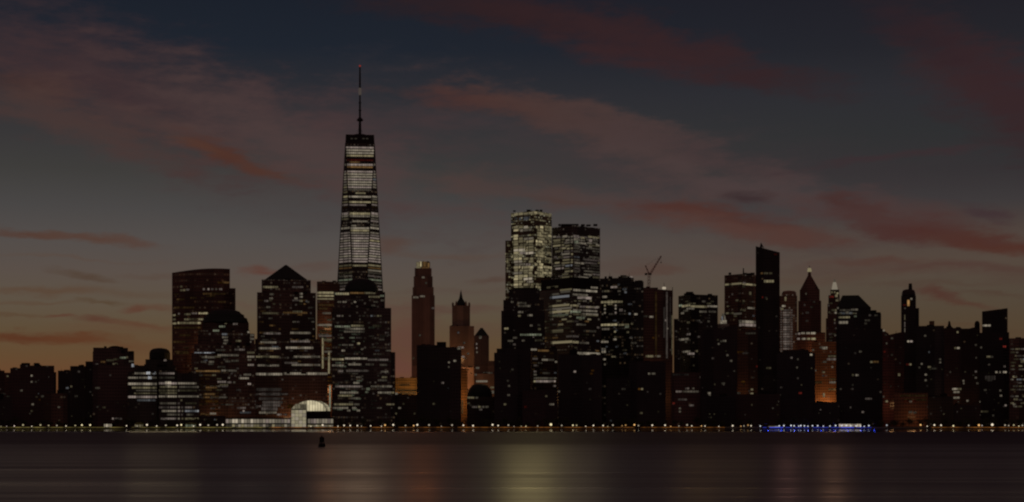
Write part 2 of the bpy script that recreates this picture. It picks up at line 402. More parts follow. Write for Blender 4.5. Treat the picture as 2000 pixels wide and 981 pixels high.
# stepped dome tower
b = Bld('domed_tower', 'skyscraper', 'stepped granite tower with a dark copper dome between curved glass tower and pyramid tower', 1960, 435, (.10, .065, .055), .25, .05)
b.tier(374, 492, 690); b.tier(379, 490, 672, 691, part='upper_storeys', dY=3); b.tier(387, 488, 645, 673, part='upper_storeys', dY=6)
b.tier(488, 497, 652, part='side_wing', dY=12, d=25); b.tier(492, 500, 672, part='side_wing', dY=8, d=25)
b.tier(395, 486, 630, 646, part='crown', dY=9)
b.lathe(440, [(45, 631), (43, 626), (42, 622), (37, 620), (36, 615), (31, 613), (28, 609), (21, 606.5), (12, 605.2), (3, 604.6)], 24, dY=38, m=COPPER)
b.strips('''439 443 631 4; 455 464 633 3; 428 440 638 3 g; 416 428 646 3 g; 433 444 653 3; 434 445 659 3; 437 445 665 3; 436 445 671 3; 460 471 666 2; 483 488 649 3; 489 496 655 2; 487 491 668 2; 489 496 662 2;
376 420 690.5 4 w 4.4; 394 420 698 2; 425 466 694 3 w; 422 440 684 1; 458 478 683 2; 483 497 689 2; 483 497 697 3; 484 490 703 2;
392 402 707 2; 408 418 707 2; 440 450 706 2; 452 466 705 2; 484 496 713 3; 380 386 720 2; 382 430 725 3 o 3; 432 462 724 3; 425 440 717 1;
476 490 732 2; 425 442 746 3; 444 452 747 3; 455 460 747 2; 466 486 739 3; 484 490 750 4; 402 424 757 2 o; 430 446 752 2; 398 420 770 2 o; 402 426 784 1 a; 410 422 808 3; 391 400 809 2 o; 463 480 797 2; 468 490 806 1; 474 478 803 3;
400 404 697 3; 445 449 738 3; 450 454 730 2; 462 466 720 2''')
b.rows(697, 800, 7.2, 384, 470, .22, (4, 16), (0, 1, 1, 2), 'wwo', 3, 2); b.rows(740, 812, 7, 388, 428, .3, (8, 26), (0, 0, 1), 'oa', 3, 3); b.done()

# pyramid tower
b = Bld('pyramid_tower', 'skyscraper', 'granite office tower capped by a dark pointed pyramid roof', 2010, 560, (.10, .065, .055), .22, .05)
b.tier(495, 640, 729, part='podium', dY=-16); b.tier(498, 626, 662, part='lower_body', dY=-8)
b.tier(502, 617, 571, part='tower_body'); b.tier(511, 607, 546, 572, part='upper_storeys', dY=3)
b.taper(517, 601, 514, 546.3, 557, 560, dY=6, part='pyramid_roof', m=COPPER)
b.strips('''513 543 561 3 w 4; 571 592 561 2; 512 545 612 2 y; 553 600 611 2 o; 572 590 609 2 y; 514 548 651.5 3; 567 607 650.5 3 w 4; 508 540 669 3; 567 605 667 3; 507 548 680.5 4 w 4; 558 612 679.5 4 w 4;
500 546 697 3; 574 625 697 3; 503 546 714 3; 556 582 709 2 p; 570 626 713 3; 497 552 731 4 w 4.4; 554 640 730 4 w 4.4; 520 528 600 2; 600 604 590 2;
585 591 574 3; 585 591 580 3; 575 581 583 3; 585 591 588 3; 597 600 588 2; 527 535 575 2; 516 524 588 2; 526 533 583 2; 605 609 612 2''')
b.rows(580, 725, 7, 504, 548, .3, (4, 15), (0, 1, 2), 'wo', 3, 7); b.rows(580, 725, 7, 566, 614, .34, (4, 15), (0, 1, 2, 2), 'wo', 3, 8)
b.strips('''497 562 770 2 p 3; 505 550 779 1 p 5; 513 552 786 2 p 5; 512 548 792 2 p 5; 510 542 799 2 p 6; 506 540 806 3 w 4; 498 510 794 2 p; 480 503 796 2; 562 572 794 1 a 8; 497 550 761 1 p 6; 512 550 770 1 p 6; 541 550 810 3; 553 560 810 2''')
b.done()

# slab behind with lit crown rows
b = Bld('office_tower', 'skyscraper', 'office slab with two bright upper rows, half hidden beside the tapering tower', 2330, 640, (.11, .06, .05), .30, .04)
b.tier(619, 664, 550); b.strips('619 655 572 4 y 4; 619 655 578 4 w 3.4; 619 655 584 3 y 3; 620 654 635 3; 619 652 596 1 o; 620 640 603 1 o; 630 646 612 2; 622 650 655 2 p 6; 630 648 664 2 y 5; 624 650 648 1 o; 629 632 690 4 y 60; 641 644 708 4 y 44; 633 650 687 2; 633 650 700 1')
b.rows(590, 800, 7, 619, 653, .5, (4, 18), (0, 1, 1), 'oya', 3, 9); b.done()
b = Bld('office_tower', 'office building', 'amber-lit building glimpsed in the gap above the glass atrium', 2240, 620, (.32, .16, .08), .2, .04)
b.tier(612, 652, 752); b.strips('643 646 775 4 g 44'); b.rows(756, 800, 7, 613, 644, .5, (4, 14), (0, 0, 1), 'ar', 3, 3); b.done()

# round-crowned tower in front of the tallest
b = Bld('round_crowned_tower', 'skyscraper', 'broad granite tower with a dark domed crown standing before the tallest tower', 1985, 706, (.075, .06, .06), .26, .05)
b.tier(648, 764, 601); b.tier(764, 772, 688, part='side_wing', dY=10, d=30); b.tier(652, 752, 570, 602, part='upper_storeys', dY=4)
b.lathe(706, [(33.5, 571), (33, 565), (31, 559), (27, 553), (21, 548), (13, 544.5), (4, 543)], 24, dY=34, m=COPPER)
b.strips('''656 682 574 4 y 4.2; 684 712 572.5 3 o 3; 712 734 572.5 3 y 3.4; 720 742 580 3 y; 742 750 578 3 g; 744 750 587 2; 654 670 574 3 g;
654 684 638 3 g; 686 710 636.5 3 y; 684 712 642.5 3; 674 684 642 2; 672 712 648 2; 720 732 640 1 g; 728 745 637 1 y 5; 698 703 671 4; 705 710 682 3; 667 674 685 3;
648 672 702 4; 674 717 700.5 4; 718 758 703 3; 648 672 714 3; 680 706 712 3; 714 730 712 2; 676 720 724.5 2 p; 660 670 725 3; 742 756 713 2; 744 758 726 3;
655 708 755 3; 724 766 755 3 w; 738 756 743 2; 664 700 767 3; 738 770 767 4 w; 660 688 773 3; 684 702 778 2; 652 690 790 3 y; 692 702 790 2; 650 680 797 3; 688 696 797 3; 678 684 802 3; 697 703 802 3; 690 702 748 3; 745 756 737 3; 716 722 760 4 g 5; 713 719 766 3 g; 754 770 790 3 y 3; 784 789 796 3''')
b.rows(590, 640, 6.8, 655, 745, .35, (2.5, 9), (1, 2, 2, 3), 'wwp', 3, 12); b.rows(646, 800, 7, 652, 712, .25, (3, 12), (0, 1, 2), 'wg', 2.8, 13); b.rows(650, 800, 7, 720, 768, .25, (3, 12), (0, 1, 2), 'w', 2.8, 14)
b.done()

# ------------------------------------------------------------------ the tallest tower: octagonal taper between two squares
b = Bld('tapering_glass_tower', 'skyscraper', 'tallest glass tower, tapering facets, brightly lit floors and a needle spire', 2400, 703, (.045, .04, .042), .35, .09, bay=2.6)
Y0 = 2445.; cx = ray(703)*Y0; kx = Y0/F; az = math.atan(ray(703))
zb, zt = zat(790, Y0), zat(285, Y0)
hd, ht = 57.5*kx, 28.6*kx
def rot(p): return Vector((cx+p[0]*math.cos(-az)-p[1]*math.sin(-az), Y0+p[0]*math.sin(-az)+p[1]*math.cos(-az)))
B4 = [rot(q) for q in ((0, -hd), (hd, 0), (0, hd), (-hd, 0))]; T4 = [rot(q) for q in ((-ht, -ht), (ht, -ht), (ht, ht), (-ht, ht))]
V = [Vector((q.x, q.y, zb)) for q in B4]+[Vector((q.x, q.y, zt)) for q in T4]
Fs, U = [], []
tri = [(0, 4, 5), (0, 1, 5), (1, 5, 6), (1, 2, 6), (2, 6, 7), (2, 3, 7), (3, 7, 4), (3, 0, 4)]
for t_ in tri:
    Fs.append(t_); c0 = sum((V[i] for i in t_), Vector())/3; nn = (V[t_[1]]-V[t_[0]]).cross(V[t_[2]]-V[t_[0]]); hx = Vector((0, 0, 1)).cross(nn).normalized()
    U.append([((V[i]-c0).dot(hx)+300, V[i].z) for i in t_])
Fs += [(4, 5, 6, 7), (3, 2, 1, 0)]; U += [[(.01, .01)]*4]*2
mesh_obj('tower_body', V, Fs, b.m, b.root, U)
pv, pf, pu = prism(B4, B4, GZ, zb); mesh_obj('podium', pv, pf, b.m, b.root, pu)
tk = [T4[0]+(q-T4[0]) for q in T4]; cen = sum(T4, Vector((0, 0)))/4
lo = [cen+(q-cen)*.985 for q in T4]; hi = [cen+(q-cen)*.955 for q in T4]
pv, pf, pu = prism(lo, hi, zt, zat(268, Y0)); mesh_obj('parapet', pv, pf, DARKMET, b.root)
b.faces = []
b.addface([V[0], V[5], V[5], V[4]], 660, 746)
front = (V[4], (V[5]-V[4]).cross(V[0]-V[4]).normalized()); front = (front[0], -front[1] if front[1].y > 0 else front[1])
left = (V[4], (V[0]-V[4]).cross(V[3]-V[4]).normalized()); left = (left[0], -left[1] if left[1].y > 0 else left[1])
right = (V[5], (V[1]-V[5]).cross(V[0]-V[5]).normalized()); right = (right[0], -right[1] if right[1].y > 0 else right[1])
def edges(y):
    """columns of the four visible edges at row y"""
    u = (y-285)/(790-285)
    return 674.4+(645.5-674.4)*u, 674.4+(703-674.4)*u, 731.6+(703-731.6)*u, 731.6+(760.5-731.6)*u
def band(y, lev=3, t='w', h=3.4, f=(1, 1, 1), a=0., c=1.):
    e = edges(y)
    for i, pl_ in ((0, left), (1, front), (2, right)):
        if not f[i]: continue
        lv = lev if f[i] is True or f[i] == 1 else lev-1
        x0, x1 = e[i]+1.2, e[i+1]-1.2
        if i == 1: x0, x1 = x0+(x1-x0)*a, x0+(x1-x0)*c
        b.faces = [(pl_[0], pl_[1], e[i], e[i+1], -1e9, 1e9, Y0)]
        b.strip(x0, x1, y, lv, t, h)
for i in range(4): band(288.5+i*5.3, 4, 'w', 3.3, (0, 1, 0))
band(313, 1, 'r', 3, (0, 1, 0)); band(317, 2, 'o', 3, (0, 1, 0), .1, .5); band(322, 4, 'w', 3.6, (2, 1, 2)); band(326.5, 3, 'o', 3.4, (0, 1, 0))
for i in range(7): band(335.5+i*5.1, 4, 'w', 3.1, (2, 1, 2))
band(371, 2, 'w', 2.4, (1, 1, 0)); band(376.5, 3, 'y', 2.6, (2, 0, 0)); band(377.5, 3, 'y', 3, (0, 1, 0), .3, .75)
band(384.5, 4, 'w', 3.4); band(389.5, 2, 'w', 3.2, (1, 0, 1)); band(395, 4, 'y', 3.2, (2, 1, 2)); band(400.5, 3, 'p', 3, (1, 1, 1), .0, .8); band(405, 1, 'o', 2.6, (2, 0, 2))
band(417.5, 4, 'w', 4.2); band(422.5, 3, 'w', 3.4); band(428, 2, 'w', 3, (1, 0, 1)); band(432.5, 3, 'w', 3, (0, 1, 1), .1, .9); band(440, 2, 'w', 3, (0, 0, 1)); band(441, 3, 'w', 3, (0, 1, 0), .05, .3); band(446, 4, 'w', 3.6, (1, 1, 1)); band(450.5, 4, 'w', 3.4, (0, 1, 0))
for i in range(12): band(455.5+i*5.05, 4 if i > 1 else 3, 'p' if i % 3 else 'w', 2.9, (1, 1, 1))
band(519, 3, 'y', 3.2, (2, 1, 1)); band(524, 2, 'o', 2.8, (1, 0, 1)); band(529, 3, 'w', 3, (0, 0, 1)); band(534, 1, 'w', 3, (1, 0, 1)); band(540, 2, 'w', 3, (1, 0, 1)); band(547, 3, 'g', 3, (1, 0, 1)); band(553, 2, 'w', 3, (1, 0, 1)); band(559, 2, 'p', 3, (1, 0, 1)); band(565, 3, 'w', 3, (1, 0, 1))
b.Y = Y0
# spire: ring platform, mast with collars, beacon
zr = zat(268, Y0)
V, Fs = lathe_vf(cx, Y0, [(10, zr), (10.5, zr+2), (9.5, zr+3.2), (3, zr+3.4)], 20); ring = mesh_obj('mast_platform', V, Fs, DARKMET, b.root)
prof = [(3.2, 268), (2.6, 244), (2.3, 236), (3.2, 235.6), (3.2, 234), (2.2, 233.6), (2.0, 217), (2.9, 216.6), (2.9, 215), (1.9, 214.6), (1.8, 202), (2.6, 201.6), (2.6, 200), (1.6, 199.6), (1.5, 186)]
V, Fs = lathe_vf(cx, Y0, [(r_*kx*.98, zat(y_, Y0)) for r_, y_ in prof], 12); sp = mesh_obj('spire', V, Fs, DARKMET, b.root)
V, Fs = lathe_vf(cx, Y0, [(1.2, zat(238, Y0)), (5.0, zat(236, Y0)), (4.6, zat(233.5, Y0)), (1.2, zat(229, Y0))], 12); mesh_obj('antenna_ring', V, Fs, DARKMET, sp)
V, Fs = lathe_vf(cx, Y0, [(1.9, zat(186, Y0)), (2.2, zat(184, Y0)), (2.2, zat(174, Y0)), (1.4, zat(172, Y0))], 12); mesh_obj('radome', V, Fs, glow('p', 2, False), sp)
V, Fs = lathe_vf(cx, Y0, [(1.5, zat(186, Y0)), (1.3, zat(150, Y0)), (1.0, zat(131, Y0))], 8); mesh_obj('antenna_mast', V, Fs, DARKMET, sp)
V, Fs = lathe_vf(cx, Y0, [(.6, zat(131, Y0)), (1.5, zat(130, Y0)), (1.5, zat(128, Y0)), (.5, zat(127, Y0))], 8); mesh_obj('beacon', V, Fs, glow('r', 4, False), sp)
for q in (-.8, .8):
    V, Fs = tube_vf(Vector((cx+q*8*.9, Y0-4, zr+2.5)), Vector((cx, Y0, zat(246, Y0))), .16, .16, 5); mesh_obj('guy_cable', V, Fs, DARKMET, sp)
for q in (687, 695, 710, 717):
    V, Fs = box_vf(P(q, 272, Y0-ht-.9), 3.5, .5, 1.6, -az); mesh_obj('parapet_light', V, Fs, glow('w', 1, False), b.root)
b.done()

# slim residential tower
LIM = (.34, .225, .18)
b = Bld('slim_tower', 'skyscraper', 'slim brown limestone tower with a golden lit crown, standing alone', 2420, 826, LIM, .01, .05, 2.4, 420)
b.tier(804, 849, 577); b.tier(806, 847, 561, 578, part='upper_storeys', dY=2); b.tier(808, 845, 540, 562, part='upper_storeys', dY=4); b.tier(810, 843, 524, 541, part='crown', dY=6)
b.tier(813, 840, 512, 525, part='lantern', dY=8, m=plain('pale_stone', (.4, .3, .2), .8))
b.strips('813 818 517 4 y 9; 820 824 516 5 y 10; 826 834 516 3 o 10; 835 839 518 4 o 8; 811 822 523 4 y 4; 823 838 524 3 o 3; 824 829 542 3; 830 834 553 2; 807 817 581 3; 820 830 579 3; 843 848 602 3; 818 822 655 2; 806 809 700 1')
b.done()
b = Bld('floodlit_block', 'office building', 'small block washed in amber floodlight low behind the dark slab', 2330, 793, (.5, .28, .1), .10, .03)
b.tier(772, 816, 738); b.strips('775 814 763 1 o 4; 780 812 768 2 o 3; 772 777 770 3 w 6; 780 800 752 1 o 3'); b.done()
b = Bld('office_block', 'office building', 'low dark block under the amber floodlit block', 2200, 790, DK, .05)
b.tier(770, 818, 771); b.strips('755 772 790 2 y 3; 778 783 797 3; 786 790 789 1; 808 812 808 1; 745 752 818 2; 772 775 808 2; 733 737 814 3'); b.done()

# black slab
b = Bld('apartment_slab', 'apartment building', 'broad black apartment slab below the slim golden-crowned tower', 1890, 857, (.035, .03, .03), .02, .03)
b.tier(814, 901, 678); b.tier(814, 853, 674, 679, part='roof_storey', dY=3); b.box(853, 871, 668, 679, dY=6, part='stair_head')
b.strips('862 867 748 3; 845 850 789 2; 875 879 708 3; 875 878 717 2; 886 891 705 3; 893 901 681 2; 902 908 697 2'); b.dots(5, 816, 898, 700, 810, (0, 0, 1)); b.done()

# gothic tower
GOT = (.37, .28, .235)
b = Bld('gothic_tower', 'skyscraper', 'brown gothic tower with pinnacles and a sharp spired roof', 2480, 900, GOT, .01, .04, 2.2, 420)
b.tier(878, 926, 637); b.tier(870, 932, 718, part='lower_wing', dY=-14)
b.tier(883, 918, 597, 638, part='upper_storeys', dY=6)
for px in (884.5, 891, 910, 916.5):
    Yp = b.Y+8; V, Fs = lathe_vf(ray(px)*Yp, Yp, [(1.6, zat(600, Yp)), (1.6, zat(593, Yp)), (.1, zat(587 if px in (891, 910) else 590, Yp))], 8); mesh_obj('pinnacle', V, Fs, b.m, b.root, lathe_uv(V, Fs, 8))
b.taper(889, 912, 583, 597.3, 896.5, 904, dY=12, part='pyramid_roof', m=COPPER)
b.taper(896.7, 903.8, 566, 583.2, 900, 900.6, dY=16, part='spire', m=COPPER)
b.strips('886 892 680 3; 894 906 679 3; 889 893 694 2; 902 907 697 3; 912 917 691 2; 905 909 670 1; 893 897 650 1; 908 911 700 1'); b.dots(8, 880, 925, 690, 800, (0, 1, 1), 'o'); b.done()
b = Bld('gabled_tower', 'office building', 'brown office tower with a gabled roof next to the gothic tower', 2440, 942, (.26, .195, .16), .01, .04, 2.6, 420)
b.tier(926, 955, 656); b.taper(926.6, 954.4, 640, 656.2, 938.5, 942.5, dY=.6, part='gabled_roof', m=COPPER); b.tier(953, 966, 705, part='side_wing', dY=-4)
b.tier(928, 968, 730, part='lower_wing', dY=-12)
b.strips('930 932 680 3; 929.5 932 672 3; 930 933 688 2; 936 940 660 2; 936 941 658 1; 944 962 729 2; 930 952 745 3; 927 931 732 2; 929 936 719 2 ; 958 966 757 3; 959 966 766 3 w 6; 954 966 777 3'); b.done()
b = Bld('domed_hall', 'office building', 'low hall with a dark round dome at the foot of the gabled tower', 2060, 938, (.08, .06, .05), .08, .04)
b.tier(912, 966, 775); b.lathe(937, [(25, 776), (24, 767), (21, 760), (15, 753), (7, 750), (1, 749.4)], 22, dY=22, m=COPPER)
b.strips('913 926 777 3; 928 934 777 2; 922 932 795 2; 934 939 795 3; 941 946 795 2; 948 954 795 2; 936 942 800 2; 912 918 788 1'); b.done()
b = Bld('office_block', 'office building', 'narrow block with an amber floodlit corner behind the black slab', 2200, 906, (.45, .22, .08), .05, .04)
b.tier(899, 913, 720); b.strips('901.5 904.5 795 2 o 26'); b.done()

# ------------------------------------------------------------------ centre
b = Bld('yellow_lit_tower', 'skyscraper', 'tall corner tower glowing yellow on nearly every floor, second tallest', 2440, 1040, (.16, .13, .08), 1.4, .30, warm=(1, .85, .4), cool=(1, .97, .7))
b.tier(998, 1077.5, 412, c=1043, th=52); b.tier(987, 999, 470, part='side_slab', dY=14, d=40)
b.strips('''999 1042 418 4 y 4; 1043 1077 418 4 y 4; 1005 1010 427 1 c 5; 1014 1018 428 2 c 5; 1022 1034 427 2 c 7; 999 1004 434 1 c''')
b.rows(444, 566, 5.6, 999.5, 1042, 1.1, (6, 26), (3, 4, 4, 4, 5, 5), 'yyw', 4.4, 1); b.rows(444, 566, 5.6, 1044, 1077, 1.0, (5, 18), (2, 3, 4, 4, 4, 5), 'yyy', 4.4, 2)
b.rows(474, 578, 5.6, 987.5, 998, .9, (3, 9), (2, 3, 4), 'yyw', 4.2, 3)
b.done()
b = Bld('flat_topped_tower', 'skyscraper', 'dark-capped corner tower with white office rows beside the yellow-lit tower', 2420, 1125, (.055, .045, .045), .5, .10, warm=(1, .75, .55))
b.tier(1078, 1172, 440, c=1120, th=46); b.box(1096, 1130, 437.5, 444, dY=30, d=20)
r_ = random.Random(5)
for i in range(15):
    y = 463+i*5.6
    b.rows(y, y+.1, 9, 1079.5, 1119, .9, (5, 24), (2, 3, 3, 4, 4), 'wwy', 3.2, i)
    if i < 3 or i > 12 or i in (6, 9): b.rows(y+.8, y+.9, 9, 1121, 1171, .95, (5, 24), (2, 3, 4, 4), 'ww', 3.2, i+40)
    else:
        b.strip(1121, 1132, y, 2, 'w', 3.2); b.strip(1150+r_.uniform(-12, 8), 1171, y+.5, r_.choice((1, 2, 2)), 'w', 3)
b.strips('1120 1130 462 4 w 5; 1120 1131 468 4 w 5; 1122 1130 473 4 g 5; 1134 1142 465 4; 1150 1156 470 4 w 5; 1158 1166 466 3; 1164 1171 479 4 w 4; 1150 1156 482 3; 1129 1149 543 4 w 4.4; 1082 1094 470 4; 1099 1108 462 4')
b.done()
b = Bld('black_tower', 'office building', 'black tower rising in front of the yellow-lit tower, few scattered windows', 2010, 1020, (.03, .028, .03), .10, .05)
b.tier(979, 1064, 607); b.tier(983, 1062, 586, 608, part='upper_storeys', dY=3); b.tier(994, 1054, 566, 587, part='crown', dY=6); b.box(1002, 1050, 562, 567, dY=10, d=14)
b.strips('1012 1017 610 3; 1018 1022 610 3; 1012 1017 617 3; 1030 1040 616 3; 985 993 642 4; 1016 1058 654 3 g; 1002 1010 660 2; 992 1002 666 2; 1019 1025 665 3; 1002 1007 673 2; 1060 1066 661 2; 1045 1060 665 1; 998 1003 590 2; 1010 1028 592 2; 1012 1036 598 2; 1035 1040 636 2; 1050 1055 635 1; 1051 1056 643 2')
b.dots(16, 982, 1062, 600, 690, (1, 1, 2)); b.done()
b = Bld('apartment_block', 'apartment building', 'black stepped block at the foot of the black tower', 1900, 990, (.03, .025, .032), .02, .04)
b.tier(965, 1012, 689); b.tier(970, 1035, 681, part='tower_body', dY=5)
b.strips('984 989 790 3; 992 996 754 2; 991 996 772 2; 998 1003 722 1; 990 994 744 1; 1026 1030 795 2'); b.dots(5, 968, 1030, 700, 810, (0, 1)); b.done()
b = Bld('curved_row_tower', 'office building', 'wide office tower with curved bright window rows under the two corner towers', 2120, 1120, (.06, .05, .048), .25, .06)
b.tier(1054, 1174, 562, c=1118, th=40); b.tier(1056, 1171, 541, 563, c=1120, th=40, part='mechanical_storey', m=plain('dark_louvre', (.02, .018, .018), .7))
b.strips('''1068 1090 561 2; 1094 1117 566 3 y 3; 1095 1114 570 2; 1120 1166 568 4 w 4; 1154 1167 562 3; 1074 1112 580 4 c 4.4; 1076 1092 575 2; 1118 1148 576 3; 1128 1155 582 4 w 5;
1073 1112 597 4 y 4; 1114 1130 597 4 y; 1132 1168 600 3; 1072 1117 603 3 w; 1119 1166 607 3; 1073 1112 609 4 y 4; 1114 1134 609 4 g 4; 1136 1168 614 3; 1074 1110 616 2 g; 1120 1168 615 2; 1126 1142 621 3 g 4; 1090 1100 634 3; 1126 1136 634 3; 1076 1100 647 2 y 6; 1106 1130 657 2; 1076 1130 668.5 4 y 4.4; 1132 1150 670 2; 1128 1172 691 4 w 5; 1166 1172 640 2; 1140 1164 647 1''')
b.rows(588, 625, 6, 1073, 1118, .4, (3, 10), (2, 3, 3), 'wy', 3, 1); b.rows(588, 625, 6, 1120, 1171, .4, (3, 10), (2, 3, 3), 'wy', 3, 2); b.rows(628, 690, 6.4, 1060, 1170, .16, (4, 14), (0, 1, 2), 'wyo', 3, 3)
b.done()
b = Bld('office_block', 'office building', 'mid-rise office block with slanting lit rows beside the black stepped block', 1960, 1063, (.09, .065, .05), .15, .05)
b.tier(1036, 1089, 679, c=1040, th=20); b.strips('1037 1048 683 4; 1050 1072 685 3 o; 1058 1082 703 3 w 3.6; 1084 1088 707 3; 1040 1050 701 2; 1042 1048 714 2; 1042 1048 726 2 p; 1042 1048 732 2; 1042 1087 739 2; 1046 1085 745 4 w 4; 1042 1046 745 4; 1060 1075 729 1; 1080 1086 754 2')
b.rows(690, 752, 6.4, 1038, 1087, .22, (3, 10), (0, 1, 1), 'wo', 3, 2); b.done()
b = Bld('apartment_block', 'apartment building', 'black block with a square stair head below the curved-row tower', 1890, 1135, (.03, .024, .03), .02, .03)
b.tier(1090, 1176, 693); b.box(1113, 1127, 683, 694, dY=5)
b.strips('1120 1125 726 4; 1074 1082 790 3; 1062 1068 774 3; 1155 1160 724 1 a; 1152 1158 730 1 a; 1090 1094 765 2; 1150 1155 760 1'); b.dots(4, 1092, 1174, 735, 810, (0, 1)); b.done()
b = Bld('apartment_block', 'apartment building', 'dark reddish lower block in the middle of the shore, next to the black stair-head block', 1885, 1060, (.05, .03, .035), .02, .03)
b.tier(1020, 1088, 762); b.strips('1065 1069 774 3; 1073 1082 790 3; 1087 1092 799 2; 1024 1029 795 1 r'); b.done()

b = Bld('office_tower', 'office building', 'dark green-glass office tower between the curved-row tower and the crane tower', 2180, 1212, (.04, .045, .04), .22, .06)
b.tier(1172, 1238, 542, c=1232, th=70); b.tier(1238, 1257, 550, part='side_wing', dY=18); b.tier(1208, 1236, 540, 545, part='penthouse', dY=10)
b.mast(1191, 533, 544); b.mast(1229, 534, 543); b.strip(1230, 1236, 541.5, 4)
b.strips('''1176 1190 569 1; 1193 1206 561 3; 1177 1186 580 3 w 4; 1170 1216 590 3 y 4; 1180 1183 604 3; 1201 1204 603 3; 1180 1183 597 3; 1201 1204 597 3; 1180 1183 611 3; 1201 1204 611 3; 1210 1216 606 3 w 5; 1228 1232 613 3; 1239 1245 614 4; 1174 1206 634.5 4 y 4; 1208 1228 634.5 3 y; 1221 1228 638 3 g 5; 1176 1190 643 2; 1199 1203 648 3; 1224 1228 649 3; 1173 1188 668 3; 1198 1204 663 3; 1175 1183 687 3 w 5; 1175 1183 682 2; 1178 1183 702 3; 1180 1183 712 2; 1232 1244 670 1; 1219 1224 571 3 c; 1216 1224 565 2 c; 1230 1235 660 2; 1236 1240 590 1''')
b.rows(556, 700, 6.4, 1174, 1236, .12, (3, 9), (0, 1, 2), 'wyc', 3, 6); b.done()
# tower under construction + crane
b = Bld('unfinished_tower', 'skyscraper', 'unfinished dark tower with lit vertical hoist shafts and raw roof edge', 2230, 1286, (.13, .08, .07), .03, .04)
b.tier(1252, 1314, 566, slope=[563, 568, 568, 563]); b.tier(1257, 1285, 562, 567, part='core_wall', dY=8); b.mast(1313.5, 561, 580, 1.6, 1.2, -1)
b.strips('1279.5 1283 634 1 o 128; 1296 1299 630 1 p 60; 1301 1304 635 2 p 130; 1308 1310 620 1 p 80; 1268 1276 619 3; 1254 1265 618 1; 1261 1276 696 3 w 4; 1279 1290 696 3; 1249 1255 702 1; 1274 1278 660 1 a; 1298 1301 626 3; 1302 1305 642 3; 1264 1268 732 2; 1272 1276 728 3; 1280 1283 730 2')
b.mast(1297, 553, 567, 1., .8, 6)
V, Fs = lathe_vf(ray(1297)*2238, 2238, [(.5, zat(566, 2238)), (2.6, zat(564.5, 2238)), (2.6, zat(561.5, 2238)), (.5, zat(560, 2238))], 10); mesh_obj('work_light', V, Fs, glow('w', 5, False), b.root)
V, Fs = box_vf(P(1314.6, 695, 2228), 3, 2, 2, 0); b.strip(1311.5, 1313.5, 655, 3, 'y', 78)
b.done()
t = empty('tower_crane', 'red luffing tower crane raised on the roof of the unfinished tower', 'crane', (ray(1268)*2235, 2235, zat(563, 2235)))
CR = plain('crane_red_paint', (.35, .05, .03), .5)
def cpart(name, a, c, ra, rb, n=4, parent=t):
    # lattice member: four chords and diagonals
    parts = []; d = (c-a); ax = d.normalized().orthogonal().normalized(); ay = d.normalized().cross(ax)
    for sx, sy in ((1, 1), (1, -1), (-1, -1), (-1, 1)): parts.append(tube_vf(a+(ax*sx+ay*sy)*ra, c+(ax*sx+ay*sy)*rb, .22, .22, 4))
    k = max(int(d.length/4), 2); cr = ((1, 1), (1, -1), (-1, -1), (-1, 1))
    for i in range(k):
        p, q = a+d*(i/k), a+d*((i+1)/k); r0, r1 = ra+(rb-ra)*i/k, ra+(rb-ra)*(i+1)/k
        for j in range(4):
            s0, s1 = cr[j], cr[(j+1) % 4]
            parts.append(tube_vf(p+(ax*s0[0]+ay*s0[1])*r0, q+(ax*s1[0]+ay*s1[1])*r1, .14, .14, 3))
    V, Fs = join(*parts)
    return mesh_obj(name, V, Fs, CR, parent)
Yc = 2235
cpart('crane_mast', P(1267, 563, Yc), P(1268, 538, Yc), 1.5, 1.5); cpart('jib', P(1269, 537, Yc), P(1291.5, 500, Yc+6), 1.0, .5)
cpart('counter_jib', P(1270, 536, Yc), P(1261.5, 535, Yc), .8, .8); cpart('gantry', P(1268, 536, Yc), P(1260.5, 518.5, Yc), .7, .4)
V, Fs = box_vf(P(1261.5, 537.5, Yc), 3, 3, 2.6); mesh_obj('counterweight', V, Fs, DARKMET, t)
V, Fs = box_vf(P(1270.5, 537.5, Yc-2), 2.2, 2.2, 2.6); mesh_obj('cab', V, Fs, DARKMET, t)
V, Fs = tube_vf(P(1260.5, 518.5, Yc), P(1291, 501, Yc+6), .12, .12, 4); mesh_obj('luffing_rope', V, Fs, DARKMET, t)
V, Fs = tube_vf(P(1291, 501, Yc+6), P(1291, 513, Yc+6), .12, .12, 4); hk = mesh_obj('hoist_rope', V, Fs, DARKMET, t)
V, Fs = box_vf(P(1291, 514, Yc+6), 1.4, 1, 1.6); mesh_obj('hook', V, Fs, DARKMET, hk)

b = Bld('office_tower', 'office building', 'square dark office tower with a bright band below its flat roof', 2260, 1364, (.05, .048, .045), .16, .06)
b.tier(1325, 1402, 575, c=1349, th=30, slope=None); b.box(1341, 1354, 570, 578, dY=20, d=12); b.tier(1316, 1328, 623, part='side_wing', dY=-6)
b.strips('1326 1332 597 4 g; 1332 1348 597.5 4 w 4; 1349 1380 599 4 y 4; 1381 1401 598.5 4; 1341 1356 603 3; 1366 1380 609 3; 1330 1336 612 3; 1335 1344 607 2; 1384 1398 609 2; 1371 1377 589 2; 1342 1347 630 2; 1342 1350 653 3; 1326 1346 663 3 w 4; 1334 1348 687 3; 1343 1356 691 4 w 4; 1360 1363 686 3; 1338 1342 668 2; 1363 1367 658 2; 1382 1386 628 2')
b.rows(585, 594, 4, 1330, 1400, .3, (3, 9), (1, 2), 'wy', 2.6, 1); b.dots(18, 1318, 1400, 610, 730, (1, 1, 2, 2)); b.done()
b = Bld('apartment_block', 'apartment building', 'low brown block with two faint lit rows under the flat-roofed office tower', 1900, 1340, (.09, .05, .045), .06, .05)
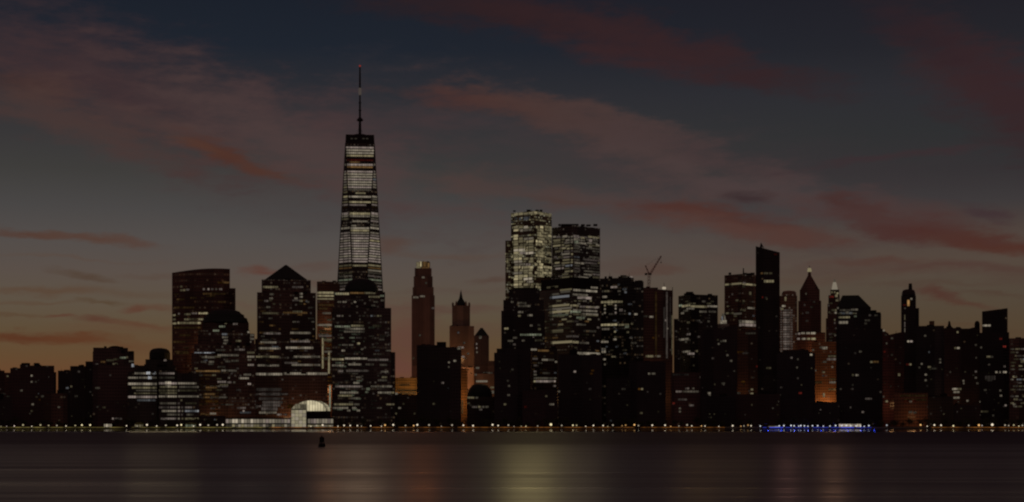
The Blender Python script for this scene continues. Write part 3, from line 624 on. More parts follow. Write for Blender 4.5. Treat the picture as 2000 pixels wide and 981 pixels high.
b.tier(1311, 1368, 728); b.strips('1320 1332 765 3; 1334 1365 765 2; 1338 1346 759 2; 1352 1356 759 2; 1324 1342 780.5 2; 1346 1355 792 2; 1313 1318 788 2 r; 1326 1330 798 3; 1326 1330 804 3; 1316 1320 715 2; 1312 1320 716 4; 1328 1334 715 2; 1338 1342 716 2; 1303 1306 749 2; 1300 1304 770 2')
b.strip(1313, 1345, 732, 0, 'p'); b.done()
b = Bld('apartment_block', 'apartment building', 'black mid-rise block below the crane tower', 1895, 1245, (.03, .024, .028), .03, .03)
b.tier(1184, 1232, 738); b.tier(1228, 1300, 706, part='tower_body', dY=6); b.box(1240, 1256, 700, 707, dY=12)
b.strips('1211 1217 726 2; 1252 1256 760 3 y; 1246 1251 760 2 a; 1205 1210 728 1; 1214 1222 760 1; 1250 1255 807 2; 1191 1195 822 1; 1266 1270 730 3; 1272 1280 730 2; 1173 1178 771 1; 1166 1170 780 2'); b.dots(10, 1186, 1298, 720, 810, (0, 0, 1)); b.done()
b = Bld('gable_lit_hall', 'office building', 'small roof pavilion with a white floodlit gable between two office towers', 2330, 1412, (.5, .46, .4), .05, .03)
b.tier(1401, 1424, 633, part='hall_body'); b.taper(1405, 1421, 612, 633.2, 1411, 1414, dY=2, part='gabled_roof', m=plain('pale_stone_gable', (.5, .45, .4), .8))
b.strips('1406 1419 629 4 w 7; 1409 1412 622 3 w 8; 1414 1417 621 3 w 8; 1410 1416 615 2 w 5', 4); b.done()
b = Bld('flat_capped_tower', 'skyscraper', 'brown office tower with a thin gold band below its cap and a roof mast', 2420, 1446, (.12, .075, .06), .16, .05)
b.tier(1415, 1478, 535, c=1449, th=48); b.mast(1452, 524, 537, 3, 2); b.strips('1416 1449 555 4 y 3.4; 1450 1477 556 4 y 3.4; 1451 1456 553 3; 1428 1432 575 2; 1437 1442 587 3 y; 1450 1454 588 2 y; 1463 1467 573 2 y 6; 1460 1474 602 3; 1418 1433 612 3; 1433 1450 613 3; 1446 1456 606 2; 1470 1474 617 2; 1443 1450 627 2')
b.rows(560, 640, 6.4, 1417, 1476, .14, (3, 8), (0, 1, 2), 'wyo', 3, 5)
b.strip(1444, 1476, 629, 4, 'w', 5); b.strip(1444, 1476, 635, 4, 'p', 5); b.done()
b = Bld('office_block', 'office building', 'dim brown block in front of the gold-banded tower', 2050, 1445, (.12, .07, .05), .08, .04)
b.tier(1422, 1480, 645); b.strips('1433 1438 640 2; 1460 1470 651 2; 1456 1476 651 1; 1440 1452 688 1 a; 1428 1432 684 2; 1448 1455 746 2 a; 1466 1471 761 3 y; 1465 1472 769 4 y; 1440 1446 768 1; 1476 1480 716 2 r; 1450 1462 690 1'); b.dots(8, 1424, 1478, 660, 800, (0, 1, 1), 'wo'); b.done()
b = Bld('apartment_block', 'apartment building', 'black block with a slanted top before the gable-lit roof pavilion', 1990, 1400, (.035, .026, .028), .04, .04)
b.tier(1368, 1440, 640, slope=[646, 636, 636, 646]); b.strips('1402 1406 672 3; 1407 1410 667 2; 1411 1418 666 3; 1419 1423 694 2; 1426 1430 705 2; 1409 1416 749 2; 1400 1404 664 1; 1390 1395 700 1; 1382 1388 768 3; 1384 1388 772 2; 1392 1396 800 3; 1412 1415 751 2'); b.dots(8, 1370, 1438, 660, 810, (0, 1)); b.done()

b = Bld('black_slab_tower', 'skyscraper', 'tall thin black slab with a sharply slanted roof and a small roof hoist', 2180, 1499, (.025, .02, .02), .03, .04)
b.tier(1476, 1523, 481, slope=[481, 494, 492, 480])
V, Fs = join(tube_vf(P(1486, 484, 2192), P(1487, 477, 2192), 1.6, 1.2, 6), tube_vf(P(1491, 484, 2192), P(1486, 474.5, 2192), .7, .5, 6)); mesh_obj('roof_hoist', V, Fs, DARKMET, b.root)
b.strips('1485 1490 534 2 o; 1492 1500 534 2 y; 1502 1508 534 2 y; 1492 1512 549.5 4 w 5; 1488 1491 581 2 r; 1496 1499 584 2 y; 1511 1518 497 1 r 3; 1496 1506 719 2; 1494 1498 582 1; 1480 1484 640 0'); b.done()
b = Bld('grid_lit_tower', 'office building', 'narrow tower whose windows form a pale bright grid beside the black slab', 2400, 1540, (.25, .17, .12), .4, .08)
b.tier(1523, 1557, 578); b.lathe(1541, [(14.5, 578.5), (14, 572), (11, 569), (4, 568)], 12, dY=16, part='round_crown')
b.strips('1532.5 1536 584 3 y 8; 1527 1534 598 4; 1525 1530 604 3')
for i in range(18):
    y = 606+i*4.7; b.strip(1524.5, 1528, y, 2, 'p', 2.6); b.strip(1530, 1543, y, 3 if i % 3 else 2, 'p', 3.2); b.strip(1544.5, 1548, y, 3, 'p', 2.8)
b.done()
b = Bld('spired_tower', 'skyscraper', 'dark stone tower narrowing to a steep roof with a glowing lantern tip', 2470, 1581, (.15, .08, .065), .05, .04)
b.tier(1559, 1604, 588); b.tier(1562, 1601, 566, 589, part='upper_storeys', dY=3); b.taper(1563, 1600, 539, 566.2, 1577, 1585, dY=5, part='steep_roof', m=b.m)
b.taper(1577.5, 1584.5, 531, 539.2, 1578.5, 1583.5, dY=18, part='lantern_base', m=b.m)
V, Fs = lathe_vf(ray(1581)*2494, 2494, [(3., zat(531.2, 2494)), (3.4, zat(529, 2494)), (2.6, zat(524.5, 2494)), (1, zat(523.5, 2494))], 10); mesh_obj('lantern', V, Fs, glow('y', 4, False), b.root)
b.mast(1581, 519, 524.5, 1.6, .8, 24, 'finial')
b.tier(1552, 1612, 650, part='lower_body', dY=-14)
b.strips('1558 1563 652 3; 1565 1572 651 3; 1575 1582 651 3; 1584 1593 651 4 w 4; 1556 1562 662 3; 1566 1574 662 3; 1576 1583 662 3; 1585 1593 662 4 w 4; 1573 1576 574 2; 1570 1573 596 1 p; 1588 1592 590 1; 1574 1580 611 1 p; 1574 1579 627 1 p; 1583 1587 600 1'); b.dots(10, 1562, 1602, 580, 645, (0, 0, 1), 'po'); b.done()
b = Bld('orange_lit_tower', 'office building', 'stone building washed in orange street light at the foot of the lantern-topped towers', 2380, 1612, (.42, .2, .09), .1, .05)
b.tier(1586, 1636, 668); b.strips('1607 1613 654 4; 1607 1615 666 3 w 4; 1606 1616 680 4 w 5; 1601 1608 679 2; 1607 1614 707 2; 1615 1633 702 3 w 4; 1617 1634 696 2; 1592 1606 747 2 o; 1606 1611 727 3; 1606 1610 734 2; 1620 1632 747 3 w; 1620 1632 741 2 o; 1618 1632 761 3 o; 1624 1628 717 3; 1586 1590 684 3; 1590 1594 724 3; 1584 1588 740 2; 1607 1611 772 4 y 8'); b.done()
b = Bld('crown_lit_tower', 'skyscraper', 'slim tower with a brilliant white lantern crown behind the sloped-roof block', 2520, 1627, (.14, .085, .065), .15, .05)
b.tier(1613, 1645, 622); b.tier(1616, 1642, 594, 623, part='upper_storeys', dY=4); b.tier(1618, 1640, 577, 595, part='upper_storeys', dY=6); b.tier(1622, 1639, 566, 578, part='crown', dY=8)
b.taper(1624, 1636.5, 551, 566.3, 1627, 1633, dY=10, part='lantern', m=glow('w', 4, False)); b.mast(1630, 545, 551.5, 4, 2, 15, 'finial', glow('w', 2, False))
b.strips('1620 1628 580 3 r; 1631 1636 578 3 y 5; 1634 1639 573 3 y; 1622 1626 571 2 y; 1628 1632 571 2 y; 1632 1638 587 2 y; 1620 1626 593 2 y; 1616 1620 597 2; 1607 1614 655 3; 1618 1622 610 2; 1624 1634 606 2; 1629 1635 611 3; 1629 1632 625 3; 1629 1632 631 3; 1630 1634 655 3'); b.rows(640, 690, 6.4, 1614, 1636, .3, (3, 8), (1, 2), 'wy', 3, 1); b.done()
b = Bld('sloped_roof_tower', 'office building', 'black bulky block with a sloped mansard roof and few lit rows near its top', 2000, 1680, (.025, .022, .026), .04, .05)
b.tier(1633, 1724, 643); b.tier(1634, 1721, 614, 644, part='upper_storeys', dY=3); b.tier(1634, 1701, 601, 615, part='upper_storeys', dY=6); b.taper(1634.5, 1700.5, 576.5, 601.4, 1645, 1677, dY=7, part='mansard_roof', m=COPPER)
b.box(1703, 1712, 606, 615, dY=12); b.box(1713, 1720, 610, 616, dY=12)
b.strips('1635 1638 602 3; 1640 1660 606 2; 1662 1676 605 3; 1640 1665 612 3; 1651 1658 610 3; 1636 1644 613 2; 1638 1660 620 4 y; 1668 1673 618 3 g; 1650 1672 613 2; 1670 1673 613 3; 1638 1656 630 4 w 5; 1689 1699 626 1; 1697 1701 616 2; 1688 1694 632 1; 1629 1633 611 2; 1678 1683 687 2; 1699 1704 707 3 y; 1704 1716 707 2 o; 1664 1668 733 3; 1671 1677 733 4; 1664 1667 752 1; 1663 1667 760 2; 1708 1714 616 1; 1668 1672 690 1; 1690 1703 779 2; 1683 1688 805 3; 1660 1663 796 2'); b.dots(5, 1638, 1720, 660, 810, (0, 0, 1)); b.done()
b = Bld('office_block', 'office building', 'low dark reddish block with a small bright roof corner next to the mansard block', 2150, 1745, (.11, .045, .05), .06, .04)
b.tier(1722, 1736, 650, slope=[643, 652, 652, 643]); b.tier(1736, 1766, 652, part='tower_body', dY=6, slope=[654, 648, 648, 654]); b.mast(1750, 646, 653, 1)
b.strips('1724 1728 646 4; 1728 1732 654 1; 1740 1745 661 3; 1730 1733 671 3; 1726 1730 687 2 r; 1719 1722 759 3; 1719 1727 775 3; 1729 1734 784 4; 1740 1744 693 1; 1754 1758 732 3 y 5; 1726 1729 702 1 r'); b.dots(6, 1724, 1764, 690, 800, (0, 1)); b.done()
b = Bld('black_pinnacle_tower', 'skyscraper', 'slim black tower with a rounded top, roof finial and one amber window', 2300, 1775, (.03, .025, .025), .04, .05)
b.tier(1760, 1789, 578); b.tier(1788, 1795, 602, part='side_wing', dY=8, d=22); b.lathe(1774.5, [(13.6, 578.5), (12.8, 572), (10.5, 567), (6, 565.5)], 16, dY=18, part='round_crown'); b.mast(1778, 554, 567, 8, 6, 18, 'finial')
b.strips('1772 1776.5 592 4 o 12; 1768 1772 577 3; 1774 1780 577 2; 1778 1782 584 3; 1764 1769 596 1 r 3; 1766 1768 620 2 w 10; 1766 1768 634 2 w 10; 1766 1768 645 2 w 8; 1772 1776 667 4; 1777 1783 667 4; 1776 1780 712 3; 1770 1776 712 1 r'); b.done()
b = Bld('office_block', 'apartment building', 'dark flat-roofed block with a small roof tank next to the black finial tower', 2100, 1820, (.04, .04, .046), .05, .05)
b.tier(1789, 1844, 637); b.box(1818, 1825, 627, 638, dY=12, part='water_tank', m=plain('weathered_wood_tank', (.3, .18, .12), .9))
b.strips('1798 1802 711 4; 1805 1809 656 2; 1812 1818 717 3; 1806 1811 732 4; 1806 1810 743 3; 1813 1817 688 2; 1834 1838 702 3; 1834 1838 708 3; 1794 1798 718 2; 1850 1855 728 2; 1820 1830 720 1'); b.dots(12, 1791, 1842, 650, 760, (0, 1, 1)); b.done()
b = Bld('low_brown_block', 'apartment building', 'low brown block with two dim orange floors near the shore, beneath the roof-tank block', 1900, 1780, (.2, .1, .06), .05, .04)
b.tier(1746, 1812, 768); b.strips('1758 1811 773 1 o 4; 1766 1810 781 1 o 4; 1776 1781 784 4; 1730 1740 779 0; 1775 1782 805 2; 1784 1790 806 2; 1820 1825 801 4 r; 1765 1790 783 1 r 3'); b.done()
b = Bld('spiky_tower', 'office building', 'thin black tower with a tapered pinnacle behind the roof-tank block', 2360, 1853, (.03, .025, .025), .03, .04)
b.tier(1849, 1859, 641); b.taper(1850, 1858.5, 627, 641.2, 1852.6, 1855.6, dY=1, part='pinnacle', m=b.m); b.done()
b = Bld('apartment_tower', 'apartment building', 'dark apartment block with a small roof turret between pinnacle and black box tower', 2080, 1880, (.06, .035, .035), .05, .05)
b.tier(1844, 1878, 641, dY=4); b.tier(1878, 1914, 642); b.taper(1846, 1862, 637, 641.3, 1850, 1858, dY=5, part='roof_gable', m=ROOF)
b.lathe(1908.5, [(5, 643), (5, 633), (4, 629), (1.5, 627)], 10, dY=10, part='roof_turret', m=ROOF)
b.strips('1868 1872 649 3; 1864 1868 680 2; 1869 1875 680 4; 1880 1884 744 2; 1881 1884 749 2; 1860 1870 760 4; 1871 1878 760 2; 1862 1874 766 3; 1861 1874 777 3; 1904 1908 674 2; 1905 1908 699 2; 1904 1908 726 4; 1904 1908 738 3; 1907 1911 749 3; 1888 1892 783 3; 1839 1843 778 3 g; 1838 1842 785 3 g; 1845 1850 782 2 g; 1839 1842 792 2 g; 1854 1857 727 2; 1834 1838 702 3; 1834 1838 707 3'); b.dots(14, 1846, 1912, 655, 810, (0, 1, 1)); b.done()
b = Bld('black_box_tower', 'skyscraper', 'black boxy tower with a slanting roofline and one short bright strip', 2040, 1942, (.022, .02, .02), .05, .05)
b.tier(1918, 1968, 605, slope=[608.5, 603, 603, 608]); b.tier(1913, 1971, 650, part='lower_body', dY=-8)
b.strips('1919 1935 636 4 w 3.6; 1952 1957 662 2 r; 1959 1965 677 3 r; 1914 1918 679 3; 1927 1935 697 4; 1935 1940 697 2; 1944 1949 727 4; 1952 1955 727 3; 1959 1966 727 4; 1924 1944 738 1 p 8; 1928 1938 742 1 p 6; 1904 1908 731 2; 1921 1927 762 2; 1952 1956 763 2; 1953 1957 773 3; 1960 1964 716 2; 1911 1915 785 4; 1904 1907 787 3; 1962 1966 792 3; 1913 1918 804 3 y; 1918 1930 804 2 y; 1891 1898 804 2; 1894 1900 814 2; 1902 1906 814 3; 1938 1942 812 2'); b.dots(12, 1915, 1966, 690, 815, (0, 1, 1)); b.done()
b = Bld('white_row_block', 'apartment building', 'apartment block at the east edge of the view with many short white window rows', 1980, 1990, (.12, .075, .06), .10, .05)
b.tier(1971, 2060, 661)
r_ = random.Random(9)
for i in range(18):
    y = 682+i*6.6; x = 1974
    while x < 2000:
        w = r_.uniform(3, 11)
        if r_.random() < .5: b.strip(x, min(x+w, 2004), y, r_.choice((2, 2, 3)), r_.choice('wwpy'), 2.8)
        x += w+1.6
b.strips('1978 1986 736 4; 1994 2000 706 3 y 6; 1980 1988 780 3; 1978 1984 790 3'); b.done()
# low blocks that close the row behind the promenade
for l, r, t, Y, lab, wal in ((-60, 24, 775, 1880, 'low dark block at the west end of the promenade', DK), (86, 132, 768, 1885, 'low dark block beneath the slot of sky', BR),
        (1436, 1524, 770, 1890, 'low dark block at the base of the tall black slab', (.06, .035, .03)), (1517, 1592, 690, 1900, 'black bulky block in front of the grid-lit and lantern-roofed towers', (.025, .022, .024)),
        (1590, 1640, 786, 1890, 'low black block under the orange-lit stone building', (.03, .025, .03)), (1812, 1862, 775, 1890, 'low dark block with faint greenish windows by the eastern promenade', (.05, .04, .03)),
        (1860, 1916, 790, 1885, 'low dark block below the turreted apartment block', (.045, .03, .03)), (388, 440, 812, 1885, 'low dark shed between the white office block and the long pavilion', DK),
        (1370, 1436, 775, 1885, 'low black block under the slant-topped block', (.03, .025, .026))):
    b = Bld('shore_block', 'apartment building', lab, Y, (l+r)/2, wal, .04, .04)
    b.tier(l, r, t)
    if r-l > 44 and t < 780: b.box(l+(r-l)*.55, l+(r-l)*.75, t-6, t+1, dY=6)
    if t == 690: b.tier(1528, 1580, 684, 691, part='roof_storey', dY=5); b.strips('1543 1548 699 2; 1582 1587 693 4; 1555 1558 718 2; 1556 1560 702 1; 1524 1528 757 1; 1556 1560 739 1; 1560 1566 768 2 r; 1591 1594 740 3'); b.dots(4, 1520, 1590, 700, 800, (0, 1))
    else: b.dots(int((r-l)/9), l+2, r-2, t+8, 820, (0, 1, 2))
    b.done()
# ================================================================== ground, water, promenade
def structure(o): o['kind'] = 'structure'; return o
SHORE = 1800.0
def sheet(name, x0, x1, y0, y1, z, m):
    V = [Vector((x0, y0, z)), Vector((x1, y0, z)), Vector((x1, y1, z)), Vector((x0, y1, z))]
    return structure(mesh_obj(name, V, [(0, 1, 2, 3)], m))
sheet('ground', -9000, 9000, SHORE+1.2, 16000, GZ-.02, plain('asphalt_and_paving', (.05, .045, .042), .9, 0, .3, .05))
PAVE = plain('promenade_paving', (.25, .22, .19), .8, 0, .2, .8)
V, Fs = box_vf((0, SHORE+4.6, GZ-.01), 3600, 7.6, .014); structure(mesh_obj('promenade', V, Fs, PAVE))
STONE = plain('seawall_granite', (.12, .11, .10), .8, 0, .4, .5)
V, Fs = join(box_vf((0, SHORE+.6, -3), 3600, 1.2, GZ+3), box_vf((0, SHORE+.45, GZ), 3600, .9, .22)); structure(mesh_obj('seawall', V, Fs, STONE))
PLANT = plain('planter_wall_stone', (.34, .30, .24), .85, 0, .35, .4)
def lamplight_paint(name, c, s_):
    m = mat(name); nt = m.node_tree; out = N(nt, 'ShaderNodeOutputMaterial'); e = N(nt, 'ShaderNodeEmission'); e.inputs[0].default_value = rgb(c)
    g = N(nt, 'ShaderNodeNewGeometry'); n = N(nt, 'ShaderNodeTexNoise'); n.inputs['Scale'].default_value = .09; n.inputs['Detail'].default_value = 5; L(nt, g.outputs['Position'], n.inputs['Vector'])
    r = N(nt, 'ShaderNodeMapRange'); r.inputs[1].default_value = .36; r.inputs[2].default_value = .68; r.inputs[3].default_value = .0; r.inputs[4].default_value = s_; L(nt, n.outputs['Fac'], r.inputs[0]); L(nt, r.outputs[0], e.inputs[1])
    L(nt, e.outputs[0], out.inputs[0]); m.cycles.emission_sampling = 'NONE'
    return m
AMB = lamplight_paint('amber_painted_lamplight', (1, .36, .07), .24); YEL = lamplight_paint('yellow_painted_lamplight', (1, .78, .22), .2)
for i in range(30):
    xc = -660+i*46; px = 1000+xc*F/(SHORE+1)
    V, Fs = join(box_vf((xc, SHORE+9.5, GZ), 43, .6, .95), box_vf((xc, SHORE+9.5, GZ+.95), 43.4, .8, .12))
    o = mesh_obj('planter_wall', V, Fs, PLANT); o['category'] = 'wall'; o['group'] = 'low planter walls along the promenade'; o['label'] = 'long low stone planter wall behind the promenade lamps'
    t = empty('promenade_railing', '', 'railing', (xc, SHORE+.9, GZ), 'railings along the promenade edge')
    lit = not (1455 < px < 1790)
    t['label'] = ('dark metal railing on the seawall edge near the blue pier' if not lit else 'metal railing with a painted-in line of orange lamplight along the seawall edge' if px > 560 else 'metal railing with a painted-in line of yellow lamplight along the seawall edge')
    V, Fs = join(tube_vf(Vector((xc-22.9, SHORE+.9, GZ+1.25)), Vector((xc+22.9, SHORE+.9, GZ+1.25)), .05, .05, 6), *[tube_vf(Vector((xc-22+k*4, SHORE+.9, GZ+.2)), Vector((xc-22+k*4, SHORE+.9, GZ+1.25)), .04, .04, 5) for k in range(12)])
    mesh_obj('handrail', V, Fs, DARKMET, t)
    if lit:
        V, Fs = box_vf((xc, SHORE+1.25, GZ+.25), 45.5, .12, .75); mesh_obj('painted_lamplight', V, Fs, AMB if px > 560 else YEL, t)  # glowing strip added to imitate lamplight falling on the promenade edge

def water_mat():
    m = mat('river_water'); nt = m.node_tree
    out = N(nt, 'ShaderNodeOutputMaterial'); p = N(nt, 'ShaderNodeBsdfPrincipled')
    g = N(nt, 'ShaderNodeNewGeometry'); sp = N(nt, 'ShaderNodeSeparateXYZ'); L(nt, g.outputs['Position'], sp.inputs[0])
    def noise(sx, sy, detail, seed=0.):
        c = N(nt, 'ShaderNodeCombineXYZ'); L(nt, M(nt, 'MULTIPLY', sp.outputs[0], sx), c.inputs[0]); L(nt, M(nt, 'MULTIPLY', sp.outputs[1], sy), c.inputs[1]); c.inputs[2].default_value = seed
        n = N(nt, 'ShaderNodeTexNoise'); n.inputs['Scale'].default_value = 1.; n.inputs['Detail'].default_value = detail; L(nt, c.outputs[0], n.inputs['Vector'])
        return n.outputs['Fac']
    # smooth lee under the seawall, breeze-ruffled water nearer, with a wandering edge between
    edge = M(nt, 'ADD', sp.outputs[1], M(nt, 'MULTIPLY', M(nt, 'SUBTRACT', noise(.004, .012, 3), .5), 60))
    mr = N(nt, 'ShaderNodeMapRange', interpolation_type='SMOOTHSTEP'); mr.inputs[1].default_value = 505; mr.inputs[2].default_value = 560; L(nt, edge, mr.inputs[0])
    ruff = N(nt, 'ShaderNodeMapRange'); ruff.inputs[1].default_value = .35; ruff.inputs[2].default_value = .7; ruff.inputs[3].default_value = WR[0]; ruff.inputs[4].default_value = WR[1]
    L(nt, M(nt, 'ADD', M(nt, 'MULTIPLY', noise(.005, .16, 7, 3.), .7), M(nt, 'MULTIPLY', noise(.012, .05, 4, 5.), .3)), ruff.inputs[0])
    far = N(nt, 'ShaderNodeMix', data_type='FLOAT'); L(nt, mr.outputs[0], far.inputs[0]); dist = N(nt, 'ShaderNodeMapRange'); dist.inputs[1].default_value = 150; dist.inputs[2].default_value = 540; dist.inputs[3].default_value = 0; dist.inputs[4].default_value = .10; L(nt, sp.outputs[1], dist.inputs[0])
    L(nt, M(nt, 'ADD', ruff.outputs[0], dist.outputs[0]), far.inputs[2]); L(nt, M(nt, 'ADD', WR[2]-.12, M(nt, 'MULTIPLY', noise(.004, .03, 5, 13.), .24)), far.inputs[3])
    lee = N(nt, 'ShaderNodeMapRange', interpolation_type='SMOOTHSTEP'); lee.inputs[1].default_value = 1120; lee.inputs[2].default_value = 1330; L(nt, edge, lee.inputs[0])
    calm = N(nt, 'ShaderNodeMix', data_type='FLOAT'); L(nt, lee.outputs[0], calm.inputs[0]); L(nt, far.outputs[0], calm.inputs[2]); calm.inputs[3].default_value = .06
    L(nt, calm.outputs[0], p.inputs['Roughness'])
    p.inputs['Base Color'].default_value = (.006, .007, .008, 1); p.inputs['IOR'].default_value = 1.333; p.inputs['Specular IOR Level'].default_value = .5; p.inputs['Specular Tint'].default_value = (1, .75, .80, 1)
    bmp = N(nt, 'ShaderNodeBump'); bmp.inputs['Strength'].default_value = 1.; bmp.inputs['Distance'].default_value = WR[3]
    hgt = M(nt, 'ADD', noise(.02, .11, 3, 7.), M(nt, 'MULTIPLY', noise(.08, .5, 3, 9.), .12))
    L(nt, hgt, bmp.inputs['Height']); L(nt, bmp.outputs[0], p.inputs['Normal'])
    L(nt, p.outputs[0], out.inputs[0])
    return m
WR = (.24, .40, .50, .10)
sheet('water', -9000, 9000, -400, SHORE+.3, 0, water_mat())

# ================================================================== lamps
ORD = ['first', 'second', 'third', 'fourth', 'fifth', 'sixth', 'seventh', 'eighth', 'ninth', 'tenth', 'eleventh', 'twelfth', 'thirteenth', 'fourteenth', 'fifteenth', 'sixteenth', 'seventeenth', 'eighteenth', 'nineteenth', 'twentieth']
STRETCH = [(-50, 112, 'the stepped block at the west edge'), (112, 182, 'the terraced block by the sky slot'), (182, 250, 'the curved-crown tower'), (250, 392, 'the white-lit office block'), (392, 447, 'the low dark shed'),
           (447, 568, 'the long lit pavilion'), (568, 655, 'the glowing glass atrium'), (655, 722, 'the round-crowned tower'), (722, 814, 'the amber floodlit block'), (814, 902, 'the broad black slab'), (902, 966, 'the dark domed hall'),
           (966, 1020, 'the black stepped block'), (1020, 1090, 'the dark reddish block'), (1090, 1180, 'the black stair-head block'), (1180, 1302, 'the black mid-rise under the crane'), (1302, 1369, 'the low brown block with lit rows'),
           (1369, 1437, 'the low black block beneath the slanted top'), (1437, 1480, 'the tall black slab'), (1480, 1592, 'the black bulky block behind the blue pier'), (1592, 1640, 'the orange-lit stone building'), (1640, 1724, 'the black mansard block'),
           (1724, 1812, 'the low block with two orange floors'), (1812, 1862, 'the block with greenish windows'), (1862, 1916, 'the turreted apartment block'), (1916, 1972, 'the black box tower'), (1972, 2100, 'the white-row apartment block')]
count = {}
def where(px, kind):
    for a, c, s in STRETCH:
        if a <= px < c:
            count[(kind, s)] = count.get((kind, s), 0)+1
            return ORD[count[(kind, s)]-1], s
POST = plain('lamp_post_iron', (.02, .02, .02), .5, .5)
def make_lamp(t, lev, r=.62, h=2.5):
    root = bpy.data.objects.new('lamp_post', None); COL.objects.link(root)
    V, Fs = join(lathe_vf(0, 0, [(.22, 0), (.22, .25), (.1, .4), (.07, h-.55), (.14, h-.5), (.14, h-.42)], 8))
    mesh_obj('post', V, Fs, POST, root)
    V, Fs = lathe_vf(0, 0, [(r*math.sin(a)+.01, h-r*math.cos(a)+r*.2) for a in [math.pi*k/8 for k in range(9)]], 12); mesh_obj('globe', V, Fs, glow(t, lev, False, True), root, smooth=True)
    V, Fs = lathe_vf(0, 0, [(.3*r/.55, h+r*1.19), (.1, h+r*1.45), (.03, h+r*1.7)], 8); mesh_obj('finial_cap', V, Fs, POST, root)
    return root
def copy_tree(o):
    c = o.copy(); COL.objects.link(c)
    for ch in list(o.children):
        d = ch.copy(); COL.objects.link(d); d.parent = c
    return c
LAMPS = '''2 y;13 p;28 p;45 y;62 w;79 y;95 y;111 w;129 w;147 y;160 y;176 y;247 w;268 w;287 w;306 w;324 w;346 w;354 y;378 w;391 w;407 w;424 w;435 w;
607 w;618 w;630 w;645 w;660 w;672 w;684 w;698 w;706 w;724 w;745 w;752 o;768 w;792 w;808 o;815 w;838 w;862 w;883 w;905 w;924 w;962 w;973 w;993 w;1004 w;1018 y;1027 y;1050 w;1076 y;1097 w;1119 y;1126 y;1144 w;1159 w;1178 w;1187 y;1197 w;
1215 o;1222 o;1239 o;1247 w;1274 w;1299 w;1310 o;1326 w;1342 w;1351 w;1370 o;1377 w;1404 w;1431 w;1447 o;1453 w;1461 o;1467 w;
1732 c;1798 o;1811 w;1825 w;1838 w;1862 y;1892 w;1912 o;1918 p;1938 w;1963 w;1970 w;1980 y;1990 y;1997 w'''
proto = {}
lamps = []
for q in LAMPS.replace('\n', '').split(';'):
    px, t = q.split(); px = float(px); big = px in (924, 1076, 1862, 1938, 1431, 1912, 205)
    key = (t, big, rnd.random() < .45)
    if key not in proto: o = proto[key] = make_lamp(t, 6 if big or not key[2] else 5, 1.15 if big else .75, 3.0 if big else 2.6)
    else: o = copy_tree(proto[key])
    Yl = SHORE+2.6+rnd.uniform(0, 3)
    o.location = (ray(px)*Yl, Yl, GZ); o.rotation_euler = (0, 0, rnd.uniform(0, 6))
    sc_ = rnd.uniform(.62, 1.3); o.scale = (sc_, sc_, sc_)
    n, s = where(px, 'lamp')
    col = {'w': 'white', 'y': 'yellowish', 'p': 'pale', 'o': 'orange', 'c': 'bluish white'}[t]
    o['category'] = 'street lamp'; o['group'] = 'lamps along the promenade'; o['label'] = '%s promenade lamp from the left before %s' % (n, s)

# street lights between the buildings: the warm light that washes walls behind the front row
def street(px, py, Y, watts, c=(1, .5, .19), r=1.5):
    l = bpy.data.lights.new('street_light', 'POINT'); l.energy = watts; l.color = c; l.shadow_soft_size = r
    o = bpy.data.objects.new('street_light', l); COL.objects.link(o); o.location = P(px, py, Y); return o
SL = 1.0
for px, py, Y, w_ in ((893, 780, 2180, 5500), (893, 760, 2440, 6000), (820, 770, 2300, 12000), (800, 800, 2318, 9000), (945, 770, 2400, 2500), (640, 760, 2225, 9000), (605, 822, 1995, 5000), (560, 822, 1985, 4000), (420, 819, 1945, 3000), (1610, 795, 2360, 12000), (1600, 700, 2440, 8000), (1540, 730, 2380, 6000), (1290, 780, 2200, 5000), (1445, 790, 2030, 3000), (1780, 815, 1880, 1200), (640, 640, 2310, 6000), (900, 700, 2450, 5000), (1745, 790, 2120, 3000), (1868, 800, 2050, 2000), (395, 700, 2050, 6000)):
    street(px, py, Y, w_*SL, r=5)
# added area lights standing in for window glow, to draw streaks on the river
def added_streak_light(l, r, t, bot, Y, watts, c):
    a = bpy.data.lights.new('added_streak_light', 'AREA'); a.shape = 'RECTANGLE'; a.size = (r-l)/F*Y; a.size_y = (bot-t)/F*Y; a.energy = watts; a.color = c; a.spread = math.radians(70)
    o = bpy.data.objects.new('added_streak_light', a); COL.objects.link(o); q = P((l+r)/2, (t+bot)/2, Y); o.location = q
    o.rotation_euler = (Vector((0, 250, 0))-q).to_track_quat('-Z', 'Y').to_euler()
FL = 1.0
added_streak_light(990, 1078, 440, 560, 2385, 6200*FL, (1, .80, .36))
added_streak_light(1080, 1170, 460, 540, 2375, 1300*FL, (1, .75, .5))
added_streak_light(665, 740, 290, 520, 2385, 4300*FL, (1, .64, .40))
added_streak_light(250, 385, 725, 785, 1900, 850*FL, (1, .78, .42))
added_streak_light(600, 655, 590, 700, 2310, 900*FL, (1, .32, .12))
added_streak_light(806, 846, 512, 545, 2415, 1500*FL, (1, .3, .08))
added_streak_light(1525, 1548, 600, 690, 2390, 800*FL, (1, .45, .35))
added_streak_light(1622, 1638, 548, 600, 2505, 1200*FL, (1, .5, .28))
added_streak_light(1325, 1400, 590, 606, 2250, 420*FL, (1, .55, .15))
added_streak_light(1416, 1476, 552, 560, 2395, 300*FL, (1, .6, .2))
for px in range(1500, 1710, 26): street(px, 829, 1797, 130, (.04, .08, 1), .5)

